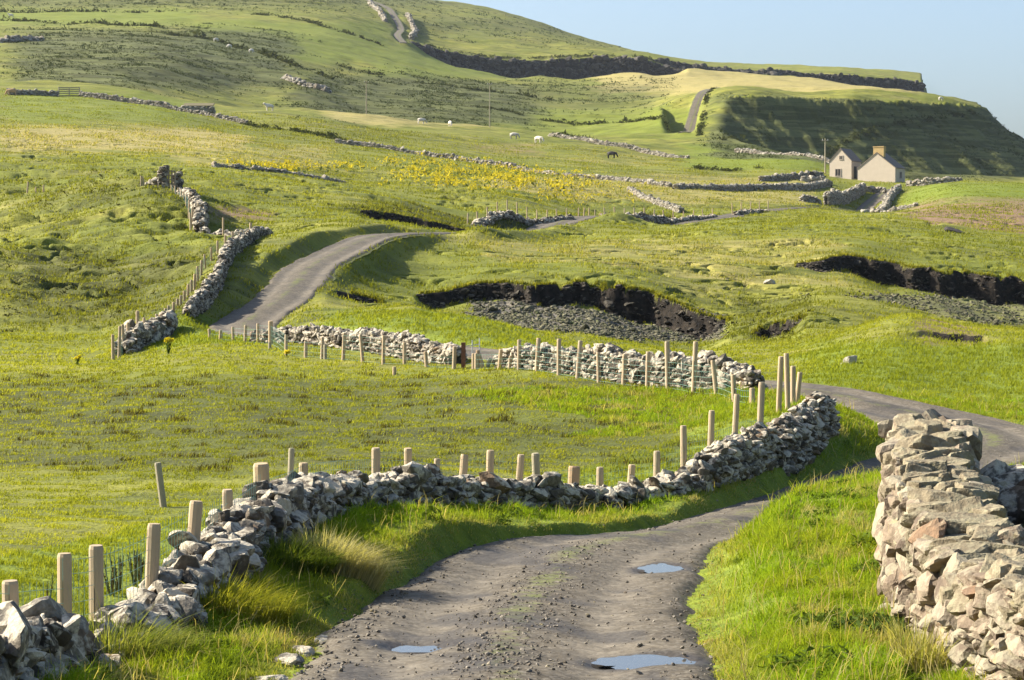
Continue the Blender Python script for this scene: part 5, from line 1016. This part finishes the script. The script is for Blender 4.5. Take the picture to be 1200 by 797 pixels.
# nettles and the straw tussock on the verges
def bush(name, label, u, Y, r_, n, c0, c1, leaf=.26, flat=.9):
    x, y = xy(u, Y); z = float(hz(x, y)); m = 30; a = rng.uniform(0, 6.28, m); q = np.sqrt(rng.random(m)) * r_; o = clumps(name, x + np.cos(a) * q, y + np.sin(a) * q, np.full(m, r_ * .45), n, c0, c1, kind=None, org=(x, y, z), flat=flat, leaf=leaf); o.location = (x, y, z); tag(o, label, 'weed clump')
bush('nettle_clump', 'dark green nettle clump against the foot of the big foreground wall', 1045, 15.2, .30, 60, (.035, .06, .014), (.10, .145, .03))
bush('nettle_clump', 'low leafy weeds in the middle of the right verge', 985, 15.8, .34, 60, (.045, .075, .014), (.13, .18, .03), .22, .6)
bush('nettle_clump', 'leafy weeds at the far end foot of the big foreground wall', 1035, 19.5, .24, 50, (.05, .085, .015), (.14, .19, .03), .22)
bush('nettle_clump', 'small dark leafy clump in the left verge near the wall bend', 322, 20.4, .20, 50, (.04, .075, .012), (.11, .16, .025), .22, .7)
def tussock(label, u, Y, r_, h, n, c0, c1, ln=.7):
    x, y = xy(u, Y); z = float(hz(x, y)); a = rng.uniform(0, 6.28, n); q = np.sqrt(rng.random(n)) * r_; X = x + np.cos(a) * q; Yy = y + np.sin(a) * q; hh = h * np.exp(rng.normal(0, .22, n))
    o = blades('grass_tussock', X, Yy, hh, np.full(n, .008), (np.cos(a) * q / r_ * ln + .35 + rng.normal(0, .15, n), np.sin(a) * q / r_ * ln + rng.normal(0, .15, n)), lerp(c0, c1, rng.random(n)), M['leaf'], None, None, None, None, (x, y, z), None); o.location = (x, y, z); tag(o, label, 'grass tussock', 'long tussocks on the left verge')
tussock('pale straw-coloured tussock of long seeding grass on the left verge', 396, 19.9, .36, .27, 2600, (.34, .31, .11), (.58, .52, .27))
tussock('dark green long grass tussock left of the straw-coloured one', 345, 19.4, .30, .24, 2200, (.06, .10, .015), (.17, .20, .03))
tussock('yellow-green tussock hanging over the lower left verge', 270, 17.0, .42, .24, 2600, (.20, .22, .02), (.36, .34, .05))
tussock('long grass tussock at the foot of the wall in the lower left corner', 150, 14.6, .36, .26, 2200, (.12, .17, .02), (.34, .34, .10))
tussock('dry grass tussock at the foot of the big foreground wall near the bottom edge', 1108, 14.0, .34, .24, 2000, (.22, .24, .04), (.50, .44, .18))
# leafy weeds scattered through the verges
u, X, Y = pick(2600, 13, 40); d = gmask(DR, X, Y); ok = (d > .25) & (d < 3.5) & (fbm(X / 1.2, Y / 1.6, 2, 91) > .12) & (dist_path(X, Y, BIGP) > .38) & (dist_path(X, Y, NEARW) > .3) & np.where((gmask(SIDE, X, Y) < 0) & (u < 975), Y < np.interp(u, [a[0] for a in NEARW], [a[1] for a in NEARW]), True) & ~((u > 1135) & (Y < 20)); X, Y = X[ok], Y[ok]
clumps('verge_weeds', X, Y, .075 * np.exp(rng.normal(0, .35, len(X))), 60, (.05, .085, .012), (.17, .23, .03), 'low leafy weeds among the grass of the verges', 'weeds', flat=1.1, leaf=.24)
# loose gravel on the near track and its stony edges
u, X, Y = pick(110000, 12, 40, 250, 1200); d = gmask(DR, X, Y); cr = np.exp(-((d + 1.22) / .28) ** 2); ed = np.exp(-((d + .1) / .25) ** 2)
ok = (d < .2) & (rng.random(len(X)) < .05 + .30 * cr + .12 * ed * (u < 560)); X, Y, ed, cr = X[ok], Y[ok], ed[ok], cr[ok]; n = len(X)
cx_ = np.clip(((tX.ravel()[None, ::97])), -99, 99)
from mathutils.kdtree import KDTree
sub = np.column_stack([tX[::2, ::2].ravel(), tY[::2, ::2].ravel(), tH[::2, ::2].ravel()]); sub = sub[(sub[:, 1] < 45)]
kd = KDTree(len(sub))
for i, p in enumerate(sub): kd.insert((p[0], p[1], 0), i)
kd.balance(); z = np.array([sub[kd.find((a, b_, 0))[1], 2] for a, b_ in zip(X, Y)]); z = np.where(gmask(DR, X, Y) > .1, np.maximum(z, hz(X, Y)), z)
sz = .0058 * np.exp(rng.normal(0, .5, n)) * (1 + 1.0 * ed + .3 * cr); sz = np.minimum(sz, .021)
V, Fc = stones(np.column_stack([X, Y, z + sz * .2]), np.column_stack([sz * 1.2, sz, sz * .7]), rng.uniform(0, 6, n), rng.normal(0, .3, (n, 2)), 0, rng, 8)
o = mk('gravel_stones', V, Fc, m_stone('gravel_stone', (0.08, 0.068, 0.052), (0.15, 0.128, 0.098), (0.24, 0.21, 0.168), (0.13, 0.10, 0.07), .0)); tag(o, 'loose grey gravel and chippings on the near track', 'gravel', None, 'stuff')
for k, (u, Y, s_, lb) in enumerate(((338, 15.2, .13, 'flat grey slab at the left edge of the track near the bottom'), (352, 15.9, .10, 'smaller flat slab behind the slab on the left track edge'), (375, 16.6, .09, 'pale slab in the stony left edge of the track'), (310, 14.2, .10, 'grey stone in the grass edge at the bottom left of the track'), (690, 24.6, .05, 'small stone beside the far end of the near track'))):
    boulder(u, Y, s_, lb, 'gravel_slab' if 'gravel_slab' in M else 'stone', 30 + k, (1.2, .8, .35))
# shingle of the stream bed
u, X, Y = pick(36000, 84, 121, 540, 1230); sh_ = gmask(SHING, X, Y); ok = rng.random(len(X)) < sh_; X, Y = X[ok], Y[ok]; n = len(X); sz = .055 * np.exp(rng.normal(0, .4, n))
V, Fc = stones(np.column_stack([X, Y, hz(X, Y) + sz * .2]), np.column_stack([sz * 1.2, sz, sz * .7]), rng.uniform(0, 6, n), rng.normal(0, .3, (n, 2)), 0, rng, 8)
o = mk('shingle', V, Fc, m_stone('shingle_stone', (0.04, 0.038, 0.02), (0.09, 0.085, 0.045), (0.17, 0.155, 0.095), (0.08, 0.095, 0.025), .05)); tag(o, 'brown stony shingle on the floor of the stream cuttings', 'shingle', None, 'stuff')

# crumbling peat and rock of the cut faces and cliffs
def crumbs(name, label, n0, y0, y1, u0, u1, size, cols, flat=.5, lvl=1):
    u, X, Y = pick(n0, y0, y1, u0, u1); ok = (gmask(SOIL, X, Y) > .6) & (gmask(DR, X, Y) > 1.5) & (gmask(drop, X, Y) < .05); X, Y = X[ok], Y[ok]; up = hz(X, Y + size * 5) - hz(X, Y); ok = (up > size * 1.1) & (rng.random(len(X)) < .6); X, Y = X[ok], Y[ok]; n = len(X); s_ = size * np.exp(rng.normal(0, .4, n))
    V, Fc = stones(np.column_stack([X, Y, hz(X, Y)]), np.column_stack([s_ * 1.3, s_, s_ * flat]), rng.uniform(0, 6, n), rng.normal(0, .3, (n, 2)), lvl, rng, 9)
    o = mk(name, V, Fc, m_stone(name, *cols, .12)); tag(o, label, name.replace('_', ' '), None, 'stuff')
crumbs('peat_rubble', 'crumbling dark peat and stones in the faces of the stream cuttings', 260000, 86, 160, 370, 1240, .075, ((0.012, 0.010, 0.008), (0.03, 0.025, 0.018), (0.075, 0.062, 0.046), (0.05, 0.035, 0.02)))
crumbs('cliff_rock', 'broken dark rock of the long far cliffs below the summit', 160000, 925, 1080, 470, 1090, .75, ((0.02, 0.018, 0.015), (0.04, 0.036, 0.03), (0.07, 0.06, 0.05), (0.06, 0.05, 0.03)), .8)
# the air: an even thin haze round everything
b = MB(); b.box(-3600, 3600, -200, 3200, -260, 420); hzo = b.build('haze', None); tag(hzo, kind='stuff'); hm_ = bpy.data.materials.new('haze_air'); hm_.use_nodes = True; ht = hm_.node_tree; ht.nodes.clear()
ho = ht.nodes.new('ShaderNodeOutputMaterial'); pv = ht.nodes.new('ShaderNodeVolumePrincipled'); pv.inputs['Color'].default_value = (.80, .88, 1, 1); pv.inputs['Density'].default_value = 0.00004; pv.inputs['Anisotropy'].default_value = 0.0; ht.links.new(pv.outputs[0], ho.inputs['Volume']); hzo.data.materials.append(hm_)
